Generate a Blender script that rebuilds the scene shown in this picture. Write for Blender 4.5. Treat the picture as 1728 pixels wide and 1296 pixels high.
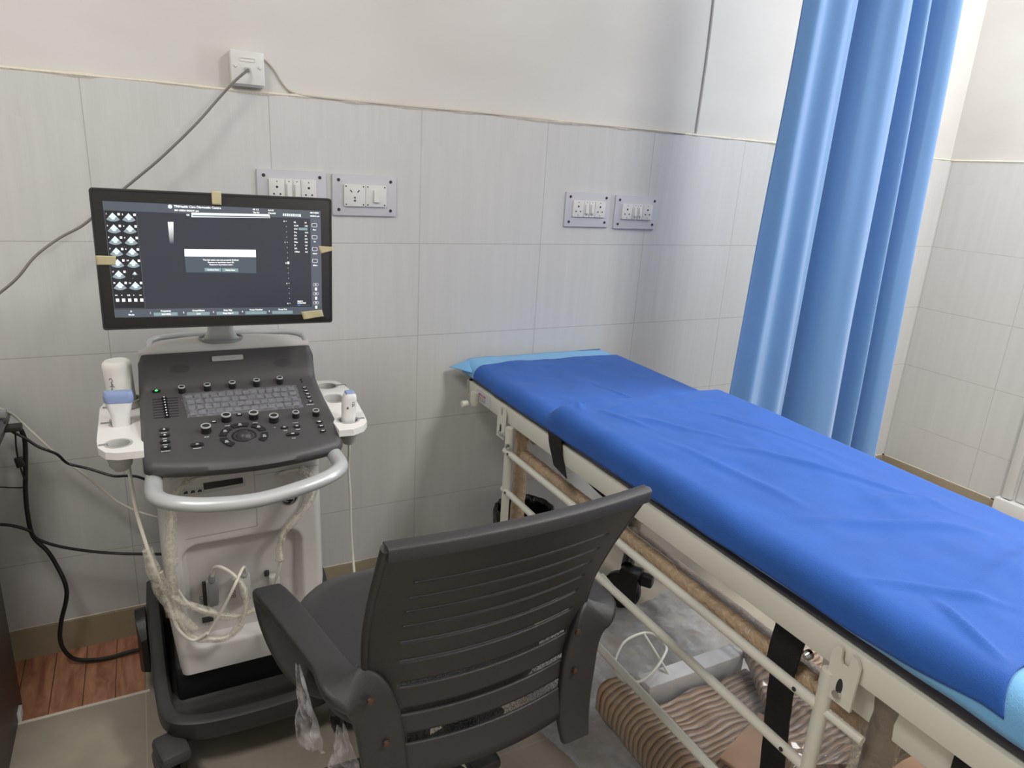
import bpy, bmesh, math, random
import numpy as np
from mathutils import Vector, Matrix, noise
PI=math.pi
random.seed(7)
for o in list(bpy.data.objects): bpy.data.objects.remove(o)
S=bpy.context.scene
C=S.collection
# ------------------------------------------------------------ camera
F_PX,YAW,PITCH,ROLL,CD,CH=1175.5007,0.4940,0.2998,0.0612,2.1378,1.4503
def basis():
    cy,sy=math.cos(YAW),math.sin(YAW); cp,sp=math.cos(PITCH),math.sin(PITCH)
    fwd=Vector((sy*cp,cy*cp,-sp)); right=Vector((cy,-sy,0)); up=right.cross(fwd)
    cr,sr=math.cos(ROLL),math.sin(ROLL)
    return right*cr+up*sr, -right*sr+up*cr, fwd
RR,UU,FF=basis()
CAM=Vector((0,-CD,CH))
cd=bpy.data.cameras.new('camera'); cam=bpy.data.objects.new('camera',cd); C.objects.link(cam)
cd.sensor_fit='HORIZONTAL'; cd.sensor_width=36; cd.lens=F_PX/1728*36; cd.clip_start=.02
cam.matrix_world=Matrix(((RR.x,UU.x,-FF.x,CAM.x),(RR.y,UU.y,-FF.y,CAM.y),(RR.z,UU.z,-FF.z,CAM.z),(0,0,0,1)))
S.camera=cam
def at(px,py,axis,val):
    """point of the photo on the world plane coordinate[axis]=val"""
    d=FF+RR*((px-864)/F_PX)-UU*((py-648)/F_PX)
    return CAM+d*((val-CAM[axis])/d[axis])
def onplane(px,py,p0,n):
    d=FF+RR*((px-864)/F_PX)-UU*((py-648)/F_PX)
    return CAM+d*((p0-CAM).dot(n)/d.dot(n))
# ------------------------------------------------------------ world, lights, exposure
w=bpy.data.worlds.new('world'); S.world=w; w.use_nodes=True
w.node_tree.nodes['Background'].inputs[0].default_value=(.8,.85,1,1)
w.node_tree.nodes['Background'].inputs[1].default_value=.3
S.view_settings.view_transform='Standard'; S.view_settings.look='None'
S.view_settings.gamma=1; S.view_settings.use_curve_mapping=False
S.view_settings.exposure=0.36
def area(name,loc,sx,sy,power,col,rot=(0,0,0)):
    l=bpy.data.lights.new(name,'AREA'); l.shape='RECTANGLE'; l.size=sx; l.size_y=sy; l.energy=power; l.color=col
    o=bpy.data.objects.new(name,l); o.location=loc; o.rotation_euler=rot; C.objects.link(o); return o
area('window_daylight',(3.36,-1.66,1.75),1.3,.36,13,(.88,.94,1),(0,PI/2,0))
area('ceiling_lamp_light',(-.62,-1.55,2.93),.55,.55,17,(1,.955,.90))
area('ceiling_lamp_light',(1.75,-2.3,2.93),.55,.55,34,(1,.965,.92))
area('ceiling_lamp_light',(2.95,-1.0,2.93),.45,.45,24,(.97,.98,1))  # added unseen lamp that brightens the right wall beyond the curtain
# ------------------------------------------------------------ material helpers
def lin(c): 
    c=c/255
    return c/12.92 if c<=.04045 else ((c+.055)/1.055)**2.4
def rgb(r,g,b): return (lin(r),lin(g),lin(b),1)
def mat(name,col,rough=.5,metal=0,bump=0,bscale=200,spec=.5,coat=0,emit=None,es=0,var=0,vscale=6,trans=0,sheen=0,alpha=1):
    m=bpy.data.materials.new(name); m.use_nodes=True
    N=m.node_tree.nodes; L=m.node_tree.links; b=N['Principled BSDF']
    b.inputs['Base Color'].default_value=col; b.inputs['Roughness'].default_value=rough
    b.inputs['Metallic'].default_value=metal; b.inputs['Specular IOR Level'].default_value=spec
    b.inputs['Coat Weight'].default_value=coat; b.inputs['Sheen Weight'].default_value=sheen
    b.inputs['Transmission Weight'].default_value=trans; b.inputs['Alpha'].default_value=alpha
    if emit: b.inputs['Emission Color'].default_value=emit; b.inputs['Emission Strength'].default_value=es
    if bump or var:
        tc=N.new('ShaderNodeTexCoord')
    if bump:
        n=N.new('ShaderNodeTexNoise'); n.inputs['Scale'].default_value=bscale; n.inputs['Detail'].default_value=3
        L.new(tc.outputs['Object'],n.inputs['Vector'])
        bp=N.new('ShaderNodeBump'); bp.inputs['Strength'].default_value=bump; bp.inputs['Distance'].default_value=.01
        L.new(n.outputs['Fac'],bp.inputs['Height']); L.new(bp.outputs[0],b.inputs['Normal'])
    if var:
        n2=N.new('ShaderNodeTexNoise'); n2.inputs['Scale'].default_value=vscale; n2.inputs['Detail'].default_value=4
        L.new(tc.outputs['Object'],n2.inputs['Vector'])
        r=N.new('ShaderNodeMapRange'); r.inputs[1].default_value=.3; r.inputs[2].default_value=.7; r.inputs[3].default_value=1-var; r.inputs[4].default_value=1+var
        L.new(n2.outputs['Fac'],r.inputs[0])
        mx=N.new('ShaderNodeVectorMath'); mx.operation='SCALE'; mx.inputs[0].default_value=col[:3]
        L.new(r.outputs[0],mx.inputs['Scale']); L.new(mx.outputs[0],b.inputs['Base Color'])
    return m
def film(name,col,amount,rough=.12,bs=60,bump=.6):
    """thin clear plastic: mostly see-through with a glossy and milky share"""
    m=bpy.data.materials.new(name); m.use_nodes=True
    N=m.node_tree.nodes; L=m.node_tree.links; b=N['Principled BSDF']; out=N['Material Output']
    b.inputs['Base Color'].default_value=col; b.inputs['Roughness'].default_value=rough
    t=N.new('ShaderNodeBsdfTransparent'); mx=N.new('ShaderNodeMixShader')
    tc=N.new('ShaderNodeTexCoord'); n=N.new('ShaderNodeTexNoise'); n.inputs['Scale'].default_value=bs; n.inputs['Detail'].default_value=3
    L.new(tc.outputs['Object'],n.inputs['Vector'])
    bp=N.new('ShaderNodeBump'); bp.inputs['Strength'].default_value=bump; bp.inputs['Distance'].default_value=.01
    L.new(n.outputs['Fac'],bp.inputs['Height']); L.new(bp.outputs[0],b.inputs['Normal'])
    r=N.new('ShaderNodeMapRange'); r.inputs[1].default_value=.35; r.inputs[2].default_value=.7; r.inputs[3].default_value=amount*.5; r.inputs[4].default_value=min(1,amount*1.5)
    L.new(n.outputs['Fac'],r.inputs[0]); L.new(r.outputs[0],mx.inputs[0])
    L.new(t.outputs[0],mx.inputs[1]); L.new(b.outputs[0],mx.inputs[2]); L.new(mx.outputs[0],out.inputs[0])
    return m
# node shortcut for arithmetic
def mth(N,L,op,a,b=None,c=None):
    n=N.new('ShaderNodeMath'); n.operation=op
    for i,v in enumerate((a,b,c)):
        if v is None: continue
        if isinstance(v,(int,float)): n.inputs[i].default_value=v
        else: L.new(v,n.inputs[i])
    return n.outputs[0]
# ------------------------------------------------------------ mesh helpers
def new(): return bmesh.new()
def append(bm,tmp,M=None,mi=None):
    if M is not None: bmesh.ops.transform(tmp,matrix=M,verts=tmp.verts)
    vm={}
    for v in tmp.verts: vm[v]=bm.verts.new(v.co)
    for f in tmp.faces:
        try: nf=bm.faces.new([vm[v] for v in f.verts])
        except ValueError: continue
        nf.material_index=f.material_index if mi is None else mi
    tmp.free()
def box(bm,x0,x1,y0,y1,z0,z1,bev=0,mi=0,M=None,seg=2):
    t=new(); bmesh.ops.create_cube(t,size=1,matrix=Matrix.Translation(((x0+x1)/2,(y0+y1)/2,(z0+z1)/2))@Matrix.Diagonal((x1-x0,y1-y0,z1-z0,1)))
    if bev: bmesh.ops.bevel(t,geom=t.edges[:],offset=bev,segments=seg,profile=.5,affect='EDGES')
    append(bm,t,M,mi)
def smooth(pts,n=8,closed=False):
    P=[Vector(p) for p in pts]; out=[]; k=len(P)
    rng=range(k if closed else k-1)
    for i in rng:
        g=lambda j: P[j%k] if closed else P[max(0,min(k-1,j))]
        a,b,c,d=g(i-1),g(i),g(i+1),g(i+2)
        for s in range(n):
            t=s/n
            out.append(.5*((2*b)+(c-a)*t+(2*a-5*b+4*c-d)*t*t+(3*b-a-3*c+d)*t**3))
    if not closed: out.append(P[-1])
    return out
def tube(bm,pts,r,seg=8,closed=False,mi=0,flat=None):
    P=[Vector(p) for p in pts]; n=len(P)
    T=[]
    for i in range(n):
        a=P[(i-1)%n] if closed else P[max(i-1,0)]; b=P[(i+1)%n] if closed else P[min(i+1,n-1)]
        d=b-a; T.append(d.normalized() if d.length>1e-9 else Vector((0,0,1)))
    up=Vector((0,0,1)) if abs(T[0].z)<.9 else Vector((1,0,0))
    N0=T[0].cross(up).normalized(); rings=[]
    for i in range(n):
        if i: N0=(N0-T[i]*N0.dot(T[i])); N0=N0.normalized() if N0.length>1e-6 else T[i].orthogonal().normalized()
        B=T[i].cross(N0); rr=r[i] if isinstance(r,(list,tuple)) else r
        ring=[]
        for k in range(seg):
            a=2*PI*k/seg
            ring.append(bm.verts.new(P[i]+N0*math.cos(a)*rr+B*math.sin(a)*rr*(flat or 1)))
        rings.append(ring)
    for i in range(n if closed else n-1):
        A,B2=rings[i],rings[(i+1)%n]
        for k in range(seg):
            f=bm.faces.new((A[k],A[(k+1)%seg],B2[(k+1)%seg],B2[k])); f.material_index=mi
    if not closed:
        bm.faces.new(rings[0][::-1]).material_index=mi; bm.faces.new(rings[-1]).material_index=mi
def loft(bm,secs,closed=True,caps=True,mi=0):
    R=[[bm.verts.new(p) for p in s] for s in secs]; k=len(R[0])
    for i in range(len(R)-1):
        for j in range(k if closed else k-1):
            f=bm.faces.new((R[i][j],R[i+1][j],R[i+1][(j+1)%k],R[i][(j+1)%k])); f.material_index=mi
    if caps and closed:
        bm.faces.new(R[0]).material_index=mi; bm.faces.new(R[-1][::-1]).material_index=mi
def lathe(bm,prof,M=None,seg=24,mi=0,cap=True):
    t=new(); rings=[]
    for r,z in prof: rings.append([t.verts.new((r*math.cos(2*PI*k/seg),r*math.sin(2*PI*k/seg),z)) for k in range(seg)])
    for a,b in zip(rings,rings[1:]):
        for k in range(seg): t.faces.new((a[k],a[(k+1)%seg],b[(k+1)%seg],b[k]))
    if cap:
        t.faces.new(rings[0][::-1]); t.faces.new(rings[-1])
    append(bm,t,M,mi)
def rrect(w,h,r,n=5):
    out=[]
    for cx,cy,a0 in ((w/2-r,h/2-r,0),(-w/2+r,h/2-r,PI/2),(-w/2+r,-h/2+r,PI),(w/2-r,-h/2+r,3*PI/2)):
        for i in range(n+1):
            a=a0+PI/2*i/n; out.append((cx+r*math.cos(a),cy+r*math.sin(a)))
    return out
def prism(bm,poly,z0,z1,M=None,mi=0,bev=0):
    t=new(); a=[t.verts.new((x,y,z0)) for x,y in poly]; b=[t.verts.new((x,y,z1)) for x,y in poly]; n=len(poly)
    t.faces.new(a[::-1]); top=t.faces.new(b)
    for i in range(n): t.faces.new((a[i],a[(i+1)%n],b[(i+1)%n],b[i]))
    if bev:
        bmesh.ops.bevel(t,geom=list(top.edges),offset=bev,segments=2,profile=.5,affect='EDGES')
    append(bm,t,M,mi)
def ringplate(bm,outer,inner,z0,z1,M=None,mi=0):
    """plate with a hole: two outlines with the same number of points"""
    t=new(); n=len(outer)
    v=[[t.verts.new((x,y,z)) for x,y in o] for o,z in ((outer,z0),(outer,z1),(inner,z1),(inner,z0))]
    for a in range(4):
        A,B=v[a],v[(a+1)%4]
        for i in range(n): t.faces.new((A[i],A[(i+1)%n],B[(i+1)%n],B[i]))
    append(bm,t,M,mi)
def grid(bm,f,nu,nv,skip=None,mi=0):
    V=[[bm.verts.new(f(i/nu,j/nv)) for j in range(nv+1)] for i in range(nu+1)]
    for i in range(nu):
        for j in range(nv):
            if skip and skip(i,j): continue
            bm.faces.new((V[i][j],V[i+1][j],V[i+1][j+1],V[i][j+1])).material_index=mi
def text(bm,s,size,M,mi=0,align='LEFT',bold=0.0,depth=0):
    cu=bpy.data.curves.new('lettering','FONT'); cu.body=s; cu.size=size; cu.align_x=align; cu.offset=bold; cu.extrude=depth; cu.resolution_u=2
    o=bpy.data.objects.new('lettering',cu); me=bpy.data.meshes.new_from_object(o)
    t=new(); t.from_mesh(me); append(bm,t,M,mi)
    bpy.data.objects.remove(o); bpy.data.curves.remove(cu); bpy.data.meshes.remove(me)
def frame(o,x,y,z=None):
    x=Vector(x).normalized(); y=Vector(y).normalized(); z=x.cross(y).normalized(); y=z.cross(x)
    o=Vector(o)
    return Matrix(((x.x,y.x,z.x,o.x),(x.y,y.y,z.y,o.y),(x.z,y.z,z.z,o.z),(0,0,0,1)))
ORG={}
def obj(name,bm,mats,parent=None,loc=None,label=None,ang=35,recalc=True):
    if recalc: bmesh.ops.recalc_face_normals(bm,faces=bm.faces)
    me=bpy.data.meshes.new(name); o=bpy.data.objects.new(name,me)
    org=ORG[parent.name] if parent else Vector(loc or (0,0,0))
    bmesh.ops.translate(bm,vec=-org,verts=bm.verts)
    bm.to_mesh(me); bm.free()
    for m in (mats if isinstance(mats,(list,tuple)) else [mats]): me.materials.append(m)
    me.polygons.foreach_set('use_smooth',[True]*len(me.polygons))
    me.set_sharp_from_angle(angle=math.radians(ang))
    C.objects.link(o); o.parent=parent
    if not parent: o.location=org
    ORG[o.name]=org
    if label: o['label']=label
    return o
def thing(name,label,cat,loc,group=None):
    o=bpy.data.objects.new(name,None); C.objects.link(o); o.location=loc; o.empty_display_size=.1
    o['label']=label; o['category']=cat; ORG[o.name]=Vector(loc)
    if group: o['group']=group
    return o
def tag(o,label,cat,group=None):
    o['label']=label; o['category']=cat
    if group: o['group']=group
    return o
def struct(name,bm,m,label=None):
    o=obj(name,bm,m); o['kind']='structure'
    if label: o['label']=label
    return o
# ------------------------------------------------------------ materials
def plaster_mat():
    m=mat('plaster_white',rgb(228,226,222),.55,bump=.10,bscale=9)
    N=m.node_tree.nodes; L=m.node_tree.links; b=N['Principled BSDF']
    tc=N.new('ShaderNodeTexCoord'); n=N.new('ShaderNodeTexNoise'); n.inputs['Scale'].default_value=1.6; n.inputs['Detail'].default_value=5
    mp=N.new('ShaderNodeMapping'); mp.inputs['Scale'].default_value=(1,1,2.6)
    L.new(tc.outputs['Object'],mp.inputs[0]); L.new(mp.outputs[0],n.inputs['Vector'])
    cr=N.new('ShaderNodeValToRGB'); cr.color_ramp.elements[0].position=.3; cr.color_ramp.elements[0].color=rgb(214,211,206)
    cr.color_ramp.elements[1].position=.7; cr.color_ramp.elements[1].color=rgb(224,222,218)
    L.new(n.outputs['Fac'],cr.inputs[0]); L.new(cr.outputs[0],b.inputs['Base Color'])
    return m
def tile_mat(name,ax,off,w=.442,zoff=.0,rows=(.309,.608,.905,1.205)):
    """glossy pale tiles, stacked joints, faint vertical streaks; ax = horizontal object axis (0 x, 1 y)"""
    m=mat(name,rgb(212,212,211),.38,spec=.4); N=m.node_tree.nodes; L=m.node_tree.links; b=N['Principled BSDF']
    tc=N.new('ShaderNodeTexCoord'); sx=N.new('ShaderNodeSeparateXYZ'); L.new(tc.outputs['Object'],sx.inputs[0])
    h=sx.outputs[ax]; z=sx.outputs[2]
    # streaks
    cb=N.new('ShaderNodeCombineXYZ'); L.new(mth(N,L,'MULTIPLY',h,34),cb.inputs[0]); L.new(mth(N,L,'MULTIPLY',z,1.2),cb.inputs[1])
    L.new(mth(N,L,'FLOOR',mth(N,L,'DIVIDE',z,.3)),cb.inputs[2])
    n=N.new('ShaderNodeTexNoise'); n.inputs['Scale'].default_value=1; n.inputs['Detail'].default_value=4; L.new(cb.outputs[0],n.inputs['Vector'])
    cr=N.new('ShaderNodeValToRGB'); e=cr.color_ramp.elements; e[0].position=.38; e[0].color=rgb(210,210,208); e[1].position=.72; e[1].color=rgb(215,215,213)
    x=cr.color_ramp.elements.new(.78); x.color=rgb(224,223,221)
    L.new(n.outputs['Fac'],cr.inputs[0])
    # joints
    fr=mth(N,L,'ABSOLUTE',mth(N,L,'SUBTRACT',mth(N,L,'FRACT',mth(N,L,'DIVIDE',mth(N,L,'SUBTRACT',h,off-100*w),w)),.5))
    jv=mth(N,L,'GREATER_THAN',fr,.5-.0013/w)
    jz=None
    for r in rows:
        q=mth(N,L,'LESS_THAN',mth(N,L,'ABSOLUTE',mth(N,L,'SUBTRACT',z,r)),.0014)
        jz=q if jz is None else mth(N,L,'MAXIMUM',jz,q)
    j=mth(N,L,'MAXIMUM',jv,jz)
    n2=N.new('ShaderNodeTexNoise'); n2.inputs['Scale'].default_value=2.2; L.new(tc.outputs['Object'],n2.inputs['Vector'])
    j2=mth(N,L,'MULTIPLY',j,mth(N,L,'MULTIPLY_ADD',n2.outputs['Fac'],2.2,-.55)); 
    cl=N.new('ShaderNodeClamp'); L.new(j2,cl.inputs[0]); cl.inputs[2].default_value=.34
    mx=N.new('ShaderNodeMix'); mx.data_type='RGBA'; L.new(cl.outputs[0],mx.inputs[0]); L.new(cr.outputs[0],mx.inputs[6]); mx.inputs[7].default_value=rgb(120,112,102)
    L.new(mx.outputs[2],b.inputs['Base Color'])
    n3=N.new('ShaderNodeTexNoise'); n3.inputs['Scale'].default_value=3; L.new(cb.outputs[0],n3.inputs['Vector'])
    bp=N.new('ShaderNodeBump'); bp.inputs['Strength'].default_value=.05; bp.inputs['Distance'].default_value=.01; L.new(n3.outputs['Fac'],bp.inputs['Height']); L.new(bp.outputs[0],b.inputs['Normal'])
    return m
def floor_mat():
    m=mat('floor_tile_beige',rgb(160,152,140),.22); N=m.node_tree.nodes; L=m.node_tree.links; b=N['Principled BSDF']
    tc=N.new('ShaderNodeTexCoord'); sx=N.new('ShaderNodeSeparateXYZ'); L.new(tc.outputs['Object'],sx.inputs[0])
    n=N.new('ShaderNodeTexNoise'); n.inputs['Scale'].default_value=7; n.inputs['Detail'].default_value=6; L.new(tc.outputs['Object'],n.inputs['Vector'])
    cr=N.new('ShaderNodeValToRGB'); e=cr.color_ramp.elements; e[0].position=.3; e[0].color=rgb(164,154,139); e[1].position=.75; e[1].color=rgb(180,170,155)
    L.new(n.outputs['Fac'],cr.inputs[0])
    j=None
    for k,off in ((0,-.1),(1,-.285)):
        fr=mth(N,L,'ABSOLUTE',mth(N,L,'SUBTRACT',mth(N,L,'FRACT',mth(N,L,'DIVIDE',mth(N,L,'SUBTRACT',sx.outputs[k],off-60),.6)),.5))
        q=mth(N,L,'GREATER_THAN',fr,.5-.0016/.6); j=q if j is None else mth(N,L,'MAXIMUM',j,q)
    mx=N.new('ShaderNodeMix'); mx.data_type='RGBA'; L.new(mth(N,L,'MULTIPLY',j,.45),mx.inputs[0]); L.new(cr.outputs[0],mx.inputs[6]); mx.inputs[7].default_value=rgb(195,188,176)
    L.new(mx.outputs[2],b.inputs['Base Color'])
    return m
def plank_mat():
    m=mat('orange_brown_wood_plank',rgb(160,100,70),.3); N=m.node_tree.nodes; L=m.node_tree.links; b=N['Principled BSDF']
    tc=N.new('ShaderNodeTexCoord'); sx=N.new('ShaderNodeSeparateXYZ'); L.new(tc.outputs['Object'],sx.inputs[0])
    pid=mth(N,L,'FLOOR',mth(N,L,'DIVIDE',mth(N,L,'ADD',sx.outputs[0],.3288+8*.0775),.0775))
    cb=N.new('ShaderNodeCombineXYZ'); L.new(mth(N,L,'MULTIPLY',sx.outputs[0],22),cb.inputs[0]); L.new(mth(N,L,'MULTIPLY',sx.outputs[1],5),cb.inputs[1]); L.new(mth(N,L,'MULTIPLY',pid,3.7),cb.inputs[2])
    n=N.new('ShaderNodeTexNoise'); n.inputs['Scale'].default_value=1.3; n.inputs['Detail'].default_value=5; n.inputs['Distortion'].default_value=1.2; L.new(cb.outputs[0],n.inputs['Vector'])
    cr=N.new('ShaderNodeValToRGB'); e=cr.color_ramp.elements; e[0].position=.3; e[0].color=rgb(148,96,70); e[1].position=.75; e[1].color=rgb(206,152,120)
    L.new(n.outputs['Fac'],cr.inputs[0])
    fr=mth(N,L,'ABSOLUTE',mth(N,L,'SUBTRACT',mth(N,L,'FRACT',mth(N,L,'DIVIDE',mth(N,L,'ADD',sx.outputs[0],.3288+8*.0775),.0775)),.5))
    j=mth(N,L,'GREATER_THAN',fr,.5-.0013/.0775)
    mx=N.new('ShaderNodeMix'); mx.data_type='RGBA'; L.new(mth(N,L,'MULTIPLY',j,.8),mx.inputs[0]); L.new(cr.outputs[0],mx.inputs[6]); mx.inputs[7].default_value=rgb(70,44,30)
    L.new(mx.outputs[2],b.inputs['Base Color'])
    return m
PL=plaster_mat()
M_skirt=mat('skirting_tile_tan',rgb(164,152,130),.35,var=.05,vscale=5)
M_grout=mat('cream_grout',rgb(226,219,205),.7,bump=.4,bscale=60)
M_white=mat('white_enamel',rgb(226,225,214),.35)
M_wplast=mat('white_plastic',rgb(228,228,226),.4)
M_body=mat('machine_shell_white',rgb(206,203,199),.45)
M_lgrey=mat('light_grey_plastic',rgb(186,186,182),.4)
M_grey=mat('mid_grey_plastic',rgb(140,142,142),.4)
M_dgrey=mat('charcoal_console',rgb(74,72,74),.42,bump=.12,bscale=900)
M_panel=mat('console_panel',rgb(62,61,64),.5,bump=.1,bscale=900)
M_key=mat('black_key',rgb(34,34,37),.4)
M_black=mat('black_plastic',rgb(30,30,31),.35)
M_chair=mat('chair_black_plastic',rgb(52,51,52),.42,bump=.15,bscale=700)
M_fabric=mat('chair_black_fabric',rgb(34,34,36),.9,bump=.4,bscale=900,sheen=.2)
M_silver=mat('silver_paint',rgb(200,203,203),.36,metal=.3)
M_chrome=mat('chrome',rgb(220,220,222),.12,metal=1)
M_ink=mat('white_print',rgb(245,245,245),.5)
M_inkd=mat('dark_print',rgb(50,50,52),.5)
M_tape=mat('masking_tape',rgb(196,186,148),.6,var=.08,vscale=40)
M_cblack=mat('cable_black',rgb(28,27,26),.45)
M_cwhite=mat('cable_white',rgb(222,219,208),.45)
M_cgrey=mat('cable_grey',rgb(118,114,108),.5)
M_blue=mat('probe_blue',rgb(140,158,200),.5)
M_sheet=mat('royal_blue_nonwoven',rgb(36,94,182),.8,bump=.25,bscale=500,sheen=.08,var=.06,vscale=9)
M_lsheet=mat('pale_blue_nonwoven',rgb(120,182,232),.8,bump=.25,bscale=500,sheen=.2)
M_navy=mat('mattress_navy_vinyl',rgb(24,28,46),.4)
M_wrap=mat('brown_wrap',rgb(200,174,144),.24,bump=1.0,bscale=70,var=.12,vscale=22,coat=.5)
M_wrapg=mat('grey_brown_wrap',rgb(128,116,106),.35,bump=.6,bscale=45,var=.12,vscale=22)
M_bag=mat('black_bin_bag',rgb(22,23,24),.22,bump=1.0,bscale=30)
M_webb=mat('black_webbing',rgb(24,23,24),.75,bump=.5,bscale=400)
M_desk=mat('dark_brown_laminate',rgb(62,52,47),.45)
M_socket=mat('socket_white',rgb(226,225,222),.3)
M_plate=mat('plate_lilac_grey',rgb(204,204,210),.3)
M_hole=mat('socket_hole',rgb(52,50,50),.6)
M_cardb=mat('cardboard',rgb(166,132,102),.75,var=.12,vscale=8)
M_foam=mat('white_foam',rgb(215,215,217),.7)
M_filmy=film('yellowish_cling_film',rgb(226,221,206),.36,bs=70)
M_film=film('clear_film',rgb(225,222,216),.10,rough=.08,bs=25)
M_poly=film('crumpled_polythene',rgb(170,172,176),.5,rough=.15,bs=14,bump=1)
# ------------------------------------------------------------ room shell
XR=3.44; XL=-1.7; YF=-4.3; ZC=3.0; ZD=1.604
b=new(); box(b,XL-.15,XR+.15,0,.15,0,ZC); struct('wall_back',b,PL,'white painted plaster wall behind the machine and the bed')
b=new(); box(b,XR,XR+.15,YF,0,0,ZC); struct('wall_right',b,PL)
b=new(); box(b,XL-.15,XL,YF,0,0,ZC); struct('wall_left',b,PL)
b=new(); box(b,XL-.15,XR+.15,YF-.15,YF,0,ZC); struct('wall_front',b,PL)
b=new(); box(b,XL-.15,XR+.15,YF-.15,.15,-.1,0); struct('floor',b,floor_mat())
b=new(); box(b,XL-.15,XR+.15,YF-.15,.15,ZC,ZC+.1); struct('ceiling',b,PL)
b=new(); box(b,XL,XR-.012,-.012,0,.108,ZD); struct('trim_1',b,tile_mat('wall_tile_back',0,-.1038),'pale glossy wall tiles on the back wall')
b=new(); box(b,XR-.012,XR,YF,-.0,.108,ZD); struct('trim_2',b,tile_mat('wall_tile_right',1,-.02),'pale glossy wall tiles on the right wall')
b=new(); box(b,XL,XR-.016,-.016,0,0,.1); struct('baseboard_back',b,M_skirt)
b=new(); box(b,XR-.016,XR,-.62,0,0,.1); struct('baseboard_right',b,M_skirt)
# cream bead of grout where the tiles meet plaster and skirting
def bead(x0,x1,z,amp,r):
    b=new(); n=int((x1-x0)/.02); pts=[]; rr=[]
    for i in range(n+1):
        x=x0+(x1-x0)*i/n; pts.append((x,-.0085+.002*noise.noise((x*9,z,0)),z+amp*noise.noise((x*5,z,3)))); rr.append(r*(1+.45*noise.noise((x*17,z,7))))
    tube(b,pts,rr,6); return b
struct('trim_3',bead(XL,XR-.02,ZD+.002,.003,.006),M_grout,'cream bead along the top of the wall tiles')
struct('trim_4',bead(XL,XR-.02,.104,.002,.0045),M_grout,'cream grout line above the skirting')
b=new(); tube(b,[(XR-.009,-y*.05,ZD+.002) for y in range(0,84)],.006,6); struct('trim_5',b,M_grout)
b=new(); tube(b,[(XR-.009,-.02-y*.05,.104) for y in range(0,12)],.0045,6); struct('trim_6',b,M_grout)
# plaster crack strip right of the sockets: shallow painted batten running up the wall
b=new(); tube(b,smooth([(1.862,-.003,1.61),(1.868,-.003,1.9),(1.862,-.003,2.3),(1.866,-.003,3.0)],12),.004,6); struct('trim_7',b,PL,'thin painted conduit up the plaster')
# wood-look plank strip on the floor along the back wall
b=new(); box(b,-.47,-.1,-.283,-.016,0,.003); struct('trim_8',b,plank_mat(),'orange-brown wood-look strip on the floor by the wall')
b=new(); tube(b,[(-.47+i*.02,-.286+.001*noise.noise((i*.7,0,0)),.001) for i in range(20)],.004,6); struct('trim_9',b,M_grout)
# door opening trim on the right wall: jamb posts with a stone base
b=new()
box(b,XR-.035,XR,-.66,-.62,.14,2.15,.004); box(b,XR-.02,XR,-.73,-.672,.14,2.15,.004)
box(b,XR-.05,XR,-1.55,-.60,0,.135,.006)
struct('trim_10',b,M_wplast,'white jamb strips beside the door')
b=new(); box(b,XR-.03,XR+.01,-1.40,-.735,.136,2.15); struct('door_1',b,M_lgrey,'pale grey door at the right edge')
# lamp fittings on the ceiling
b=new(); box(b,XR-.05,XR+.01,-1.86,-1.46,1.08,2.42,.004); struct('window_1',b,mat('bright_window_pane',rgb(235,240,250),.3,emit=(.88,.94,1,1),es=1.2),'narrow bright window on the right wall')
for (x,y,lb) in ((-.62,-1.55,'square flush ceiling lamp above the desk'),(1.75,-2.3,'square flush ceiling lamp above the foot of the bed'),(2.95,-1.0,'added square ceiling lamp behind the blue curtain, brightening the right wall')):  # fitting behind the curtain is added, housing the right wall's extra light
    t=thing('ceiling_lamp',lb,'lamp',(x,y,ZC))
    b=new(); ringplate(b,[(x+p,y+q) for p,q in rrect(.64,.64,.02)],[(x+p,y+q) for p,q in rrect(.58,.58,.02)],ZC-.06,ZC-.001); obj('lamp_frame',b,M_wplast,t)
    b=new(); box(b,x-.29,x+.29,y-.29,y+.29,ZC-.05,ZC-.045); obj('diffuser',b,mat('lamp_diffuser',rgb(250,250,250),.5,emit=(1,1,1,1),es=2),t)
#@@OBJECTS
# ============================================================ EXAMINATION BED
BX0,BX1,BY0,BY1=.93,1.52,-.09,-2.0
bed=thing('examination_bed','white metal examination bed with fold-down side rail and wrapped tube legs, under the blue sheets','bed',(1.225,-1.05,0))
b=new(); box(b,BX0,BX0+.028,BY1,BY0,.715,.765,.003); box(b,BX1-.028,BX1,BY1,BY0,.715,.765,.003)
box(b,BX0,BX1,BY0-.028,BY0,.715,.765,.003); box(b,BX0,BX1,BY1,BY1+.028,.715,.765,.003)
for y in (-.70,-1.3,-1.7): box(b,BX0+.02,BX1-.02,y-.02,y+.02,.72,.75,.003)
obj('top_frame',b,M_white,bed)
b=new(); box(b,BX0+.03,BX1-.03,BY1+.03,-1.52,.64,.716,.004); obj('deck_pan',b,M_white,bed)
b=new(); box(b,BX0+.002,BX1-.002,BY1+.01,-.66,.766,.838,.016,seg=3); box(b,BX0+.002,BX1-.002,-.655,BY0-.005,.766,.812,.014,seg=3); obj('mattress',b,M_navy,bed)
# maker label on the head end of the rail
b=new(); p0=Vector((BX0-.001,-.165,.762)); Mx=frame((BX0-.0008,-.17,.74),(0,-1,0),(0,0,1))
box(b,0,.105,-.02,.018,-.0004,.0004,M=Mx); text(b,'MEDICARE',.011,Mx@Matrix.Translation((.02,.001,.0006)),1,bold=.0004)
for i in range(2): text(b,'HOSPITAL FURNITURE',.006,Mx@Matrix.Translation((.012,-.007-.008*i,.0006)),2)
obj('maker_label',b,[M_plate,mat('label_red',rgb(190,90,100),.5),M_inkd],bed)
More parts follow.
